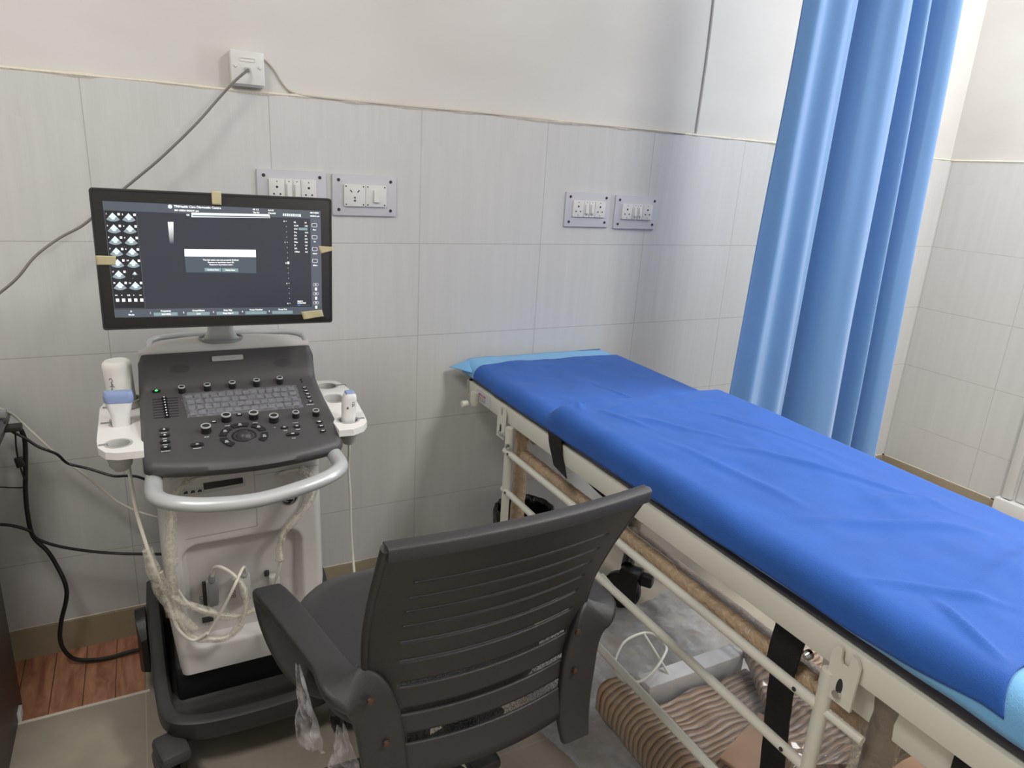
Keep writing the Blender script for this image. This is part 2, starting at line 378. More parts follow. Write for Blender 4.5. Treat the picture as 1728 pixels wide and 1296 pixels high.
# legs and lower tubes wrapped in brown packing
def wrapped(name,pts,r,m=M_wrap,step=.02):
    P=[]; q=[Vector(p) for p in pts]
    for a,c in zip(q,q[1:]):
        n=max(2,int((c-a).length/step)); P+=[a.lerp(c,i/n) for i in range(n)]
    P.append(q[-1]); rr=[r*(1+.10*noise.noise(p*38)+.05*noise.noise(p*90)) for p in P]
    b=new(); tube(b,P,rr,12); return obj(name,b,m,bed)
LX=(1.0,1.49); LY=(-.37,-1.62)
for x in LX:
    for y in LY:
        x_=.972 if (y<-1 and x<1.2) else x
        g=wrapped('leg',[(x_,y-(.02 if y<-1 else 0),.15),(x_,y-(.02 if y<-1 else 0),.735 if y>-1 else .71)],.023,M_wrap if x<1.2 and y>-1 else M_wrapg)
        # caster
        b=new(); xx=x; 
        cx,cy=(x-.012,y-.0)
        if x>1.2 and y>-1: q_=at(1060,996,2,.068); cx,cy=q_.x,q_.y-.0
        AX=Matrix.Translation((cx,cy,.068))@Matrix.Rotation(.35,4,'Z')
        if x>1.2 and y>-1: AX=Matrix.Translation((cx,cy-.01,.068))@Matrix.Rotation(.62,4,'Z')
        lathe(b,[(.0,-.016),(.062,-.016),(.068,-.009),(.068,.009),(.062,.016),(.0,.016)],AX@frame((0,.03,0),(0,1,0),(0,0,1)),30,cap=False)
        c=obj('caster',b,M_black,bed)
        b=new(); lathe(b,[(.0,-.021),(.02,-.021),(.024,-.017),(.024,.017),(.02,.021),(.0,.021)],AX@frame((0,.03,0),(0,1,0),(0,0,1)),16,cap=False); obj('wheel_hub',b,M_dgrey,c)
        b=new(); box(b,-.03,-.022,-.03,.045,-.02,.075,.003,M=AX); box(b,.022,.03,-.03,.045,-.02,.075,.003,M=AX); box(b,-.03,.03,-.035,.04,.07,.092,.008,M=AX)
        box(b,-.018,.018,-.075,-.03,.045,.085,.006,M=AX); tube(b,[(cx,cy+.02,.15),(x,y,.17)],.022,12); obj('caster_fork',b,M_black,c)
wrapped('side_tube',[(1.0,-.39,.598),(1.0,-1.6,.603)],.0185)
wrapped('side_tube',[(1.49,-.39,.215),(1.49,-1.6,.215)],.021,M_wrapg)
wrapped('cross_tube',[(1.02,-.40,.655),(1.47,-.40,.655)],.019)
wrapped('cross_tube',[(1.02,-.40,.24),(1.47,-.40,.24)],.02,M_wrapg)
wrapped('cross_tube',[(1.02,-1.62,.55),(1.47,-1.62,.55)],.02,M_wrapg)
# fold-down side rail of white tube
XG=.925
for y,z0,z1 in ((-.423,.245,.712),(-1.56,.245,.708)): b=new(); tube(b,[(XG,y,z0),(XG,y,z1)],.0125,14); obj('rail_post',b,M_white,bed)
for z in (.634,.507,.325):
    b=new(); tube(b,[(XG-.004,-.41,z),(XG-.004,-1.555,z+.003)],.0098,12)
    lathe(b,[(.004,0),(.004,.0014)],frame((XG-.0142,-.445,z+.003),(0,-1,0),(0,0,1)),10,1)
    lathe(b,[(.004,0),(.004,.0014)],frame((XG-.0142,-1.515,z+.006),(0,-1,0),(0,0,1)),10,1)
    obj('rail_bar',b,[M_white,M_hole],bed)
b=new(); tube(b,[(XG,-1.56,.632),(XG+.004,-1.635,.63)],.0075,10); obj('rail_pin',b,M_white,bed)
# slotted brackets that carry the rail
for yc,zt in ((-.375,.757),(-1.585,.762)):
    b=new(); Mx=frame((BX0-.006,yc,zt),(0,-1,0),(0,0,1))
    hw=.025; L=.095
    poly=[(-hw,-L),(hw,-L),(hw,-.012),(hw-.008,0),(.009,0),(.008,-.018),(.004,-.026),(-.004,-.026),(-.008,-.018),(-.009,0),(-hw+.008,0),(-hw,-.012)]
    prism(b,poly,0,.005,Mx)
    prism(b,[(x*.0055,y*.016-.066) for x,y in rrect(2,2,.98,4)],.005,.0056,Mx,1)
    lathe(b,[(.0,0),(.007,0),(.007,.006),(.0,.006)],Mx@Matrix.Translation((0,-.078,.005)),12,2,cap=False)
    obj('rail_bracket',b,[M_white,M_hole,M_chrome],bed)
for y,z in ((-.409,.684),(-.44,.66)):
    b=new(); lathe(b,[(0,0),(.0075,0),(.0075,.008),(.0,.010)],frame((XG-.010,y,z),(0,-1,0),(0,0,1)),10,cap=False); obj('rail_bolt',b,M_chrome,bed)
b=new(); lathe(b,[(0,0),(.009,0),(.009,.008),(.004,.014),(0,.014)],frame((.955,-1.50,.685),(0,-1,0),(0,0,1)),14,cap=False); obj('rail_bolt',b,M_chrome,bed)
# rod holder under the head end
b=new(); lathe(b,[(.0,0),(.013,0),(.015,.004),(.015,.045),(.0,.045)],Matrix.Translation((BX0-.008,-.175,.700)),14,cap=False); lathe(b,[(0,0),(.011,0),(.011,.02),(0,.02)],frame((BX0-.03,-.168,.706),(0,0,1),(0,1,0)),12,cap=False); obj('pole_socket',b,M_white,bed)
# straps
def ribbon(name,pts,wdir,wid,th=.0025,m=M_webb,seg=8,parent=None):
    P=smooth(pts,seg); W=[Vector(w) for w in (wdir if isinstance(wdir[0],(tuple,list)) else [wdir]*len(pts))]
    b=new(); secs=[]
    for i,p in enumerate(P):
        t=i/(len(P)-1)*(len(W)-1); k=min(int(t),len(W)-2) if len(W)>1 else 0
        w=(W[k].lerp(W[k+1],t-k)).normalized(); d=(P[min(i+1,len(P)-1)]-P[max(i-1,0)]).normalized(); n=w.cross(d).normalized()
        ww=wid*(1+.05*noise.noise(p*30))
        secs.append([p-w*ww/2-n*th/2,p+w*ww/2-n*th/2,p+w*ww/2+n*th/2,p-w*ww/2+n*th/2])
    loft(b,secs); return obj(name,b,m,parent)
ribbon('strap',[(.99,-.665,.79),(.932,-.675,.785),(.924,-.683,.765),(.925,-.69,.74),(.925,-.705,.718),(.918,-.728,.70)],(0,1,.15),.068,.004,parent=bed)
ribbon('strap',[(.955,-.76,.712),(1.0,-.84,.665),(1.08,-.95,.635),(1.16,-1.05,.64),(1.25,-1.12,.70)],[(.3,.95,.1),(.2,.9,.25),(.1,.9,.3)],.06,parent=bed)
b=ribbon('strap',[(.985,-1.43,.716),(.978,-1.435,.67),(.985,-1.435,.60),(1.0,-1.43,.50),(1.015,-1.43,.38),(1.03,-1.43,.25)],(0,1,0),.056,.004,parent=bed)
b=ribbon('strap_fold',[(.975,-1.443,.700),(.967,-1.443,.65),(.968,-1.44,.608),(.974,-1.44,.600)],(0,1,0),.062,.006,parent=bed)
ribbon('strap',[(1.02,-1.60,.716),(.985,-1.625,.685),(.972,-1.615,.66),(1.03,-1.58,.64)],[(0,1,0),(.2,.9,.2)],.05,parent=bed)
ribbon('strap',[(.956,-1.775,.718),(.955,-1.775,.64),(.955,-1.775,.5)],(0,1,0),.055,parent=bed)
# hazy film left on the near leg
b=new(); secs=[]
for i in range(26):
    z=.72-i*.018; s=[]
    for k in range(20):
        a=2*PI*k/20; r=.034+.007*noise.noise((math.cos(a)*1.4,math.sin(a)*1.4,z*14))+.004*noise.noise((k*1.3,z*50,0))
        s.append((1.0+r*math.cos(a),-1.62+r*math.sin(a),z))
    secs.append(s)
loft(b,secs,caps=False); obj('plastic_film',b,M_filmy,bed)

# ---- sheets
def ztop(y):
    t=max(0,min(1,(-y-.60)/.075)); t=t*t*(3-2*t)
    return .822+.028*t-.006*math.exp(-((y+.615)/.02)**2)
def ridge(x,y,p,d,ln,wd,h):
    d=Vector(d).normalized(); q=Vector((x-p[0],y-p[1])); a=q.dot(d); c=q.dot(Vector((-d.y,d.x)))+.25*a*a
    return h*math.exp(-(c/wd)**2)*math.exp(-(a/ln)**4)
RID=[((1.30,-1.25),(.5,-1),.22,.012,.005),((1.36,-1.0),(.35,-1),.16,.010,.004),((1.2,-1.45),(.9,-.5),.16,.014,.006),((1.42,-1.42),(1,-.35),.18,.02,.008),
 ((1.08,-1.15),(.1,-1),.18,.012,.003),((1.15,-.9),(.6,-1),.12,.010,.003),((1.0,-.66),(.5,1),.05,.007,.005),((1.4,-.78),(1,-.25),.10,.010,.004),
 ((1.22,-.55),(-.2,1),.10,.009,.003),((1.05,-1.62),(.8,-.7),.10,.010,.005),((1.0,-1.70),(.4,1),.06,.007,.005),((1.3,-1.62),(1,.1),.2,.02,.006),((1.45,-1.62),(1,-.5),.12,.015,.006),
 ((1.12,-.72),(1,.15),.11,.007,.003),((1.05,-.80),(.3,-1),.08,.008,.003),((1.35,-.68),(1,.05),.12,.008,-.004)]
def sheet_point(s,y,x0,x1,lift,hem):
    """s runs 0..1 from the left hem up over the mattress and down the right side"""
    r=.040; zt=ztop(y)+lift; zb=hem(y); W=x1-x0
    hl=max(.001,zt-r-zb); arc=PI/2*r; Lt=hl*2+arc*2+(W-2*r); d=s*Lt
    if d<hl: x,z=x0,zb+d; n=(-1,0)
    elif d<hl+arc: a=(d-hl)/r; x=x0+r-r*math.cos(a); z=zt-r+r*math.sin(a); n=(-math.cos(a),math.sin(a))
    elif d<hl+arc+W-2*r: x=x0+r+(d-hl-arc); z=zt; n=(0,1)
    elif d<hl+2*arc+W-2*r: a=(d-hl-arc-W+2*r)/r; x=x1-r+r*math.sin(a); z=zt-r+r*math.cos(a); n=(math.sin(a),math.cos(a))
    else: x=x1; z=zt-r-(d-hl-2*arc-W+2*r); n=(1,0)
    h=.0045*noise.noise((x*6,y*6,1))+.0028*noise.noise((x*20,y*13,z*20))+.0035*max(0,.25-abs(noise.noise((x*5+y*2,y*4-x*3,7))))*2
    for q in RID: h+=1.7*ridge(x,y,*q)
    h*=1-.85*max(0,min(1,(x-1.32)/.14)); h-=.004*max(0,min(1,(x-1.36)/.12)); h-=.010*max(0,min(1,(x-1.30)/.15))*max(0,min(1,(-y-.85)/.5))
    top=n[1]
    h=h*(.35+.65*top)+ (1-top)*(.004*noise.noise((0,y*14,z*10)))
    return Vector((x+n[0]*h,y,z+n[1]*h))
def hemL(y):
    q=max(0,min(1,(-y-1.52)/.25)); return .782+.012*max(0,min(1,(-y-.5)/.9))+.022*q*q+.003*noise.noise((y*6,0,0))
y0,y1=-.150,-1.80
def fmain(u,v):
    ys=y0+(y1-y0)*v
    e=.02*noise.noise((u*4,9,0))+ (.05*math.sin(u*9) if v>.9 else 0)*max(0,(v-.9)*10)
    e*=.5
    p=sheet_point(u,ys-e*v*0+e*max(0,(v-.85)/.15),BX0-.006,BX1+.006,.0065+.002,hemL)
    return p
b=new(); grid(b,fmain,110,230)
s=obj('bed_sheet',b,M_sheet,loc=(1.225,-.95,.78),ang=80,recalc=True); tag(s,'royal blue disposable sheet spread creased over the mattress','bed sheet')
md=s.modifiers.new('thickness','SOLIDIFY'); md.thickness=.0012
def flight(u,v):
    ys=(BY0+.035)+(BY1+.01-(BY0+.035))*v
    return sheet_point(u,ys,BX0-.0035,BX1+.0035,.003,lambda y:.780+.012*max(0,min(1,(-y-.5)/.9)))
b=new(); grid(b,flight,70,120)
# head-end overhang with a pointed flap at the left corner
grid(b,lambda u,v: Vector((BX0+.03+(BX1-BX0-.06)*u,BY0+.035+.028*v,.825-.006*v-.04*v*v+.002*noise.noise((u*9,v,0)))),40,8)
def flap(u,v):
    A=Vector((BX0+.036,BY0+.035,.8255)); B_=Vector((BX0-.004,-.135,.800)); T=Vector((.884,-.040,.797)); D=Vector((BX0+.034,BY0+.062,.788))
    e0=A.lerp(B_,u); e1=A.lerp(T,u); p=e0.lerp(e1,v); return p+Vector((0,0,.006*math.sin(u*PI)*math.sin(v*PI)))
grid(b,flap,14,12)
def flap2(u,v):
    A=Vector((BX0+.036,BY0+.035,.8255)); T=Vector((.884,-.040,.797)); D=Vector((BX0+.034,BY0+.062,.784))
    return A.lerp(T,u).lerp(A.lerp(D,u) if False else D.lerp(T,u),v)
grid(b,flap2,12,6)
s=obj('under_sheet',b,M_lsheet,loc=(1.225,-1.0,.775),ang=60); tag(s,'pale blue under sheet showing at the head and foot of the bed','bed sheet')
md=s.modifiers.new('thickness','SOLIDIFY'); md.thickness=.001

# ============================================================ CURTAIN
b=new(); CY=-.6
xs_t=(at(1352,0,1,CY).x,at(1622,0,1,CY).x); xs_b=(at(1228,665,1,CY).x-.01,at(1472,765,1,CY).x+.03)
# fold profile: (fraction across, depth)
FP=[(0,0),(.06,.04),(.14,.02),(.22,.035),(.30,.015),(.365,-.055),(.42,.02),(.50,.05),(.60,.03),(.685,-.055),(.74,.012),(.77,.016),(.815,-.045),(.86,.02),(.93,.035),(1.0,-.01)]
def fdepth(u):
    k=len(FP)
    for i in range(k-1):
        (a,p),(c,q)=FP[i],FP[i+1]
        if a<=u<=c:
            t=(u-a)/(c-a); m0=FP[max(i-1,0)]; m3=FP[min(i+2,k-1)]
            s0=(q-m0[1])/(c-m0[0])*(c-a)*.7; s1=(m3[1]-p)/(m3[0]-a)*(c-a)*.7
            return p*(2*t**3-3*t*t+1)+s0*(t**3-2*t*t+t)+q*(3*t*t-2*t**3)+s1*(t**3-t*t)
    return 0
ZT=2.52
def fcur(u,v):
    z=ZT+(.34-ZT)*v; t=max(0,min(1,(2.05-z)/1.9)); x=(xs_t[0]*(1-t)+xs_b[0]*t)*(1-u)+(xs_t[1]*(1-t)+xs_b[1]*t)*u
    uu=min(1,max(0,u+.02*noise.noise((u*2,z*.8,0))))
    d=1.0*fdepth(uu)*(.95+.3*t)+.006*math.sin(uu*60+z)*max(0,noise.noise((u*6,z*.5,2))+.3)+.003*noise.noise((u*7,z*2,4))
    return Vector((x+.012*noise.noise((u*5,z*.9,8)),CY-d,z))
grid(b,fcur,200,60)
M_cur=mat('curtain_blue',rgb(96,140,192),.8,sheen=.35,bump=.12,bscale=600)
cu=obj('privacy_curtain',b,M_cur,loc=(1.98,CY,.34),ang=180); tag(cu,'sky blue privacy curtain gathered in deep folds behind the bed','curtain')
md=cu.modifiers.new('thickness','SOLIDIFY'); md.thickness=.0015
b=new(); tube(b,[(1.6,CY,ZT+.035),(XR,CY,ZT+.035)],.0125,12); t=obj('curtain_rail',b,M_chrome,loc=(2.5,CY,ZT)); tag(t,'chrome tube rail that carries the blue curtain','curtain rail')

# ============================================================ WALL SOCKETS
def wp(px,py,y=-.02): return at(px,py,1,y)
def socket_plate(x0,x1,z0,z1,mods,label,mx0,mx1,mz0,mz1,tilt=0):
    t=thing('socket_plate',label,'socket',((x0+x1)/2,-.012,z0),'switch and socket plates on the back wall')
    b=new(); prism(b,[((x0+x1)/2+p,(z0+z1)/2+q) for p,q in rrect(x1-x0,z1-z0,.003)],0,.007,frame((0,-.0125,0),(1,0,0),(0,0,1)),bev=.0015)
    obj('backing_plate',b,M_plate,t)
    for sx in (x0+.018,x1-.018):
        for sz in (z0+.016,z1-.016):
            b=new(); lathe(b,[(0,0),(.0048,0),(.004,.002),(0,.0022)],frame((sx,-.0195,sz),(1,0,0),(0,0,1)),12,cap=False); obj('screw',b,M_hole,t)
    n=sum(m[1] for m in mods); x=mx0; uw=(mx1-mx0)/n
    for kind,wd in mods:
        w=uw*wd; cx=x+w/2; cz=(mz0+mz1)/2
        b=new(); Mx=frame((cx,-.0195,cz),(1,0,0),(0,0,1))
        prism(b,rrect(w-.0012,mz1-mz0,.002),0,.006,Mx,bev=.001)
        def hole(px,pz,r): lathe(b,[(0,0),(r,0),(r,.0004),(0,.0004)],Mx@Matrix.Translation((px,pz,.006)),12,1,cap=False)
        h=(mz1-mz0)
        if kind=='socket':
            hole(0,h*.14,.0034); hole(-w*.2,-h*.17,.0026); hole(w*.2,-h*.17,.0026); hole(0,h*.38,.0016); hole(0,-h*.40,.0016)
            obj('socket_outlet',b,[M_socket,M_hole],t)
        elif kind=='universal':
            for a in (-1,1):
                prism(b,rrect(.003,.009,.0014),.006,.0064,Mx@Matrix.Translation((a*w*.17,h*.2,0))@Matrix.Rotation(-a*.7,4,'Z'),1)
                for c in (-1,1): hole(a*w*.4,c*h*.42,.0022)
            hole(0,-h*.1,.0028); hole(0,-h*.24,.0032)
            obj('socket_outlet',b,[M_socket,M_hole],t)
        else:
            if kind=='switch': hole(0,h*.40,.0015); hole(0,-h*.40,.0015)
            else:
                for a in (-1,1):
                    for c in (-1,1): hole(a*w*.4,c*h*.42,.0022)
            f=obj('switch',b,[M_socket,M_hole],t)
            b=new(); rw=w*.55 if kind=='switch' else w*.26
            t2=new(); bmesh.ops.create_cube(t2,size=1,matrix=Matrix.Diagonal((rw,h*.56,.006,1)))
            for v in t2.verts:
                if v.co.z>0 and v.co.y<0: v.co.z+=.0035
            bmesh.ops.bevel(t2,geom=t2.edges[:],offset=.0008,segments=2,affect='EDGES')
            append(b,t2,Mx@Matrix.Translation((0,0,.0075))); obj('rocker',b,M_socket,f)
        x+=w
m4=[('socket',2),('switch',1),('switch',1),('socket',2)]
socket_plate(.297,.488,1.287,1.408,m4,'lilac-grey switch plate partly hidden behind the top of the monitor',.327,.459,1.322,1.384)
socket_plate(.506,.700,1.288,1.405,[('universal',1),('bigswitch',1)],'lilac-grey plate with one socket and one square switch, right of the monitor',.538,.668,1.315,1.377)
socket_plate(1.308,1.494,1.268,1.385,m4,'left one of the two small matching plates above the head of the bed',1.335,1.472,1.302,1.357)
socket_plate(1.517,1.710,1.264,1.381,m4,'right one of the two small matching plates above the head of the bed',1.545,1.683,1.298,1.352)
# network outlet on plaster
t=thing('network_outlet','square white network outlet box on the plaster just above the tiles','socket',(.285,0,1.61))
b=new(); box(b,.2425,.3265,-.034,-.0006,1.616,1.702,.004,seg=3); obj('back_box',b,M_socket,t)
b=new(); box(b,.2425,.3265,-.040,-.034,1.620,1.7025,.003,seg=3); f=obj('face_plate',b,M_socket,t)
b=new(); ringplate(b,[(.285+x,1.681+z) for x,z in rrect(.040,.010,.001,1)],[(.285+x,1.681+z) for x,z in rrect(.036,.006,.001,1)],0,.0015,frame((0,-.040,0),(1,0,0),(0,0,1))); obj('name_window',b,M_socket,f)
for x in (.254,.315):
    b=new(); lathe(b,[(0,0),(.0045,0),(.0035,.003),(0,.0035)],frame((x,-.040,1.664),(1,0,0),(0,0,1)),12,cap=False); obj('screw_cap',b,M_socket,t)
b=new(); box(b,.277,.291,-.047,-.040,1.652,1.662,.0015); obj('network_jack',b,M_lgrey,t)
# cables on the wall
def cable(name,pts,r,m,label,n=10,seg=8,cat='cable'):
    b=new(); tube(b,smooth(pts,n),r,seg); o=obj(name,b,m,loc=pts[0]); tag(o,label,cat); return o
cable('network_cable',[(.284,-.044,1.656),(.279,-.060,1.652),at(395,138,1,-.07),at(370,165,1,-.07),at(330,210,1,-.08),at(270,268,1,-.08),at(210,318,1,-.08),at(175,350,1,-.09),at(140,380,1,-.09),at(100,402,1,-.10),at(60,432,1,-.12),at(30,468,1,-.14),at(0,494,1,-.16),at(-60,540,1,-.2),(-.50,-.19,.93),(-.53,-.16,.86),(-.54,-.13,.803)],.0032,M_cgrey,'grey network cable hanging from the wall outlet down behind the monitor')
cable('telephone_cable',[(.327,-.004,1.693),(.338,-.004,1.688),at(463,118,1,-.004),at(478,142,1,-.004),at(495,156,1,-.007),(.46,-.014,1.609),(.7,-.014,1.608),(1.0,-.014,1.610),(1.3,-.014,1.608),(1.62,-.014,1.609),(1.8,-.014,1.608)],.0028,mat('cable_painted',rgb(205,196,184),.6),'thin painted-over cable leaving the wall outlet along the top of the tiles')

# ============================================================ DESK at the left edge
dk=thing('desk','dark brown laminate desk cut off by the left edge of the photo','desk',(-.75,-.85,0))
b=new(); box(b,-.42,-.394,-1.45,-.205,.0,.60,.002); obj('side_panel',b,M_desk,dk)
b=new(); box(b,-1.3,-.40,-1.45,-.205,.60,.625,.003); obj('desk_top',b,M_desk,dk)
b=new(); box(b,-1.3,-1.274,-1.45,-.205,0,.60,.002); obj('side_panel',b,M_desk,dk)
b=new(); box(b,-1.274,-.42,-.235,-.215,.1,.60,.002); obj('back_panel',b,M_desk,dk)
b=new(); box(b,-.394,-.386,-.285,-.250,.0,.03,.001); obj('foot_plate',b,M_wplast,dk)
t=thing('power_adapter_box','dark grey box with cable plugs on the desk at the left edge','box',(-.45,-.12,.626))
b=new()
poly=[(-.62,.626),(-.62,.80),(-.352,.80),(-.334,.782),(-.350,.735),(-.42,.626)]
prism(b,poly,0,.14,frame((0,-.09,0),(1,0,0),(0,0,1)),bev=.003)
obj('casing',b,mat('dark_grey_box',rgb(84,84,86),.5),t)
b=new(); p=at(12,722,1,-.16); box(b,p.x-.06,p.x+.03,-.175,-.145,p.z-.008,p.z+.006,.003); box(b,p.x-.05,p.x+.0,-.175,-.15,p.z+.004,p.z+.018,.003); obj('cable_plug',b,M_cblack,t)
b=new(); p=at(0,700,1,-.16); box(b,p.x-.05,p.x+.014,-.17,-.15,p.z-.006,p.z+.01,.002); obj('cable_plug',b,M_grey,t)
cable('power_cable',[at(5,720,1,-.12),at(22,720,1,-.11),at(34,724,1,-.10),at(42,745,1,-.09),at(43,790,1,-.08),at(43,830,1,-.08),at(47,870,1,-.08),at(56,905,1,-.08),at(80,930,1,-.09),at(96,955,1,-.09),at(110,985,1,-.10),at(112,1010,1,-.10),at(103,1050,1,-.10),at(102,1082,1,-.10),at(115,1105,1,-.10),(-.262,-.10,.018),(-.20,-.11,.012),(-.13,-.11,.016),(-.08,-.12,.02),(-.02,-.16,.03)],.0058,M_cblack,'thick black power cable looping down to the plank strip by the desk')
cable('video_cable',[at(-40,715,1,-.13),at(0,716,1,-.12),at(20,728,1,-.10),at(40,738,1,-.10),at(65,754,1,-.10),at(95,766,1,-.10),at(110,779,1,-.10),at(120,784,1,-.10),at(150,791,1,-.12),at(190,803,1,-.14),at(215,803,1,-.16),at(240,807,1,-.18),at(290,830,1,-.16)],.0036,M_cblack,'thin black cable sagging from the desk to the back of the machine')
cable('white_cable',[at(-30,684,1,-.14),at(0,690,1,-.12),at(22,700,1,-.09),at(40,716,1,-.08),at(65,739,1,-.08),at(90,762,1,-.08),at(125,788,1,-.08),at(160,815,1,-.08),at(195,844,1,-.08),at(225,860,1,-.09),at(255,870,1,-.11),at(300,880,1,-.13)],.0032,M_cwhite,'thin white cable hanging from the desk to the machine')
cable('low_power_cable',[at(-50,884,1,-.14),at(0,885,1,-.12),at(25,888,1,-.11),at(50,896,1,-.11),at(64,910,1,-.11),at(100,922,1,-.11),at(150,930,1,-.11),at(200,934,1,-.12),at(250,935,1,-.14),at(300,935,1,-.16)],.0042,M_cblack,'black cable running low along the wall into the machine')
t=thing('inline_adapter','small black inline cable block hanging below the desk box','adapter',at(35,780,1,-.10))
p=at(33,780,1,-.10); b=new(); box(b,-.009,.009,-.006,.006,-.0135,.0135,.002,M=Matrix.Translation(p)@Matrix.Rotation(-.15,4,'Y')); obj('block',b,M_cblack,t)
b=new(); tube(b,smooth([at(22,716,1,-.12),at(26,735,1,-.11),at(27,752,1,-.10),at(30,772,1,-.10)],8),.0022,6); tube(b,smooth([at(35,790,1,-.10),at(38,800,1,-.09),at(43,812,1,-.088)],8),.0022,6); obj('lead',b,M_cblack,t)
cable('thin_cable',[at(-30,822,1,-.12),at(0,822,1,-.10),at(20,823,1,-.09),at(40,822,1,-.09),at(45,812,1,-.09)],.0018,M_cblack,'hair-thin black cable ending at the thick cable by the desk')

# ============================================================ WASTE BIN
t=thing('waste_bin','round waste bin lined with a black plastic bag behind the head of the bed','bin',(1.13,-.19,0))
b=new(); lathe(b,[(0,.003),(.075,.003),(.078,.0),(.10,.27),(.104,.27),(.104,.276),(.098,.276),(.074,.008),(0,.008)],Matrix.Translation((1.13,-.19,0)),32,cap=False); obj('bin_body',b,M_dgrey,t)
b=new()
def bag(u,v):
    a=2*PI*u; fold=.004*noise.noise((math.cos(a)*5,math.sin(a)*5,v*6))+.003*noise.noise((math.cos(a)*16,math.sin(a)*16,v*3))
    if v<.45: q=v/.45; r=.112-.004*(1-q)+fold; z=.165+(.292-.165)*q+.008*noise.noise((math.cos(a)*3,math.sin(a)*3,1))*(1-q)
    elif v<.55: q=(v-.45)/.1; r=.112-.018*q+fold; z=.292+.006*math.sin(q*PI)
    else: q=(v-.55)/.45; r=.094-.022*q+fold*2; z=.29-.2*q
    return Vector((1.13+r*math.cos(a),-.19+r*math.sin(a)*.96,z+.006*noise.noise((math.cos(a)*4,math.sin(a)*4,v))))
grid(b,bag,90,26); obj('bin_bag',b,M_bag,t,ang=180)

# ============================================================ PACKAGING UNDER THE BED
M_corr=None
def corr_mat():
    m=mat('corrugated_cardboard',rgb(164,134,106),.38,coat=.35); N=m.node_tree.nodes; L=m.node_tree.links; bb=N['Principled BSDF']
    tc=N.new('ShaderNodeTexCoord'); wv=N.new('ShaderNodeTexWave'); wv.inputs['Scale'].default_value=17; wv.inputs['Distortion'].default_value=3.5; wv.inputs['Detail'].default_value=2; wv.inputs['Detail Scale'].default_value=.6
    wv.bands_direction='Y'; L.new(tc.outputs['Object'],wv.inputs['Vector'])
    cr=N.new('ShaderNodeValToRGB'); e=cr.color_ramp.elements; e[0].position=.08; e[0].color=rgb(104,80,60); e[1].position=.35; e[1].color=rgb(170,140,112)
    L.new(wv.outputs['Fac'],cr.inputs[0]); L.new(cr.outputs[0],bb.inputs['Base Color'])
    bp=N.new('ShaderNodeBump'); bp.inputs['Strength'].default_value=.7; bp.inputs['Distance'].default_value=.006; L.new(wv.outputs['Fac'],bp.inputs['Height']); L.new(bp.outputs[0],bb.inputs['Normal'])
    return m
M_corr=corr_mat()
pk=thing('cardboard_package','bundle of corrugated cardboard wrapped in clear film on the floor under the bed','package',(1.3,-1.4,0))
def slab(name,cx,cy,L,Wd,z0,z1,rot,m,rr=.03,amp=.006):
    Mx=Matrix.Translation((cx,cy,0))@Matrix.Rotation(rot,4,'Z'); b=new(); n=40; secs=[]
    pr=rrect(Wd,z1-z0,min(rr,(z1-z0)/2-.001),6)
    pr=[(p[0],p[1]+(z0+z1)/2) for p in pr]
    dense=[]
    for i,p in enumerate(pr):
        q=pr[(i+1)%len(pr)]; k=max(1,int(math.dist(p,q)/.02))
        for j in range(k): dense.append((p[0]+(q[0]-p[0])*j/k,p[1]+(q[1]-p[1])*j/k))
    for i in range(n+1):
        y=-L/2+L*i/n; s=[]
        for (x,z) in dense:
            a=amp*noise.noise((x*12,y*12,z*12)); fl=.0022*math.sin(y*2*PI/.017+3*noise.noise((x*6,y*3,z*4))) if m is M_corr else 0
            s.append(Mx@Vector((x*(1+a*2),y+.02*noise.noise((x*8,z*9,1))*(1 if i in(0,n) else 0),max(z0,z+a+fl))))
        secs.append(s)
    loft(b,secs); return obj(name,b,m,pk,ang=60)
slab('corrugated_roll',1.075,-1.46,1.16,.13,.002,.125,.02,M_corr,.05,.012)
slab('corrugated_sheet',1.31,-1.46,.98,.36,.045,.085,.03,M_corr,.012,.014)
slab('corrugated_flap',1.47,-1.18,.42,.22,.10,.14,-.5,M_corr,.012,.02)
slab('cardboard_panel',1.30,-1.30,.30,.22,.088,.098,.35,M_cardb,.004,.012)
slab('cardboard_box',1.46,-1.70,.5,.34,.09,.22,.12,M_cardb,.012,.006)
b=new(); box(b,1.12,1.47,-.955,-.90,.02,.125,.004,M=Matrix.Translation((0,0,0))); obj('foam_strip',b,M_foam,pk)
b=new()
def wrapf(u,v):
    y=-.93-1.0*v; a=PI*(u); x=1.28-.30*math.cos(a)*(1+.05*noise.noise((u*4,y*5,2))); z=.03+.135*min(1,math.sin(a)*2.6)+.014*noise.noise((u*9,y*10,0))+.006*noise.noise((u*30,y*24,0))
    return Vector((x,y+.02*noise.noise((u*7,3,0)),max(.004,z+.02)))
grid(b,wrapf,60,70); obj('clear_film',b,M_film,pk,ang=180)
# crumpled polythene sheet lying on the floor around the package
b=new()
def poly(u,v):
    x=.86+.80*u+.06*noise.noise((v*5,1,0))*(1 if u<.5 else 1); y=-.50-1.2*v+.07*noise.noise((u*5,2,0))
    h=.010+.016*abs(noise.noise((x*9,y*9,0)))+.010*abs(noise.noise((x*24,y*24,3)))
    mid=max(0,1-((x-1.34)/.20)**2-((y+.74)/.20)**2); h+=.035*mid
    return Vector((x,y,h))
grid(b,poly,110,130); o=obj('polythene_sheet',b,M_poly,loc=(1.3,-1.0,0),ang=180); tag(o,'crumpled grey translucent polythene sheet on the floor under the bed','plastic sheet')
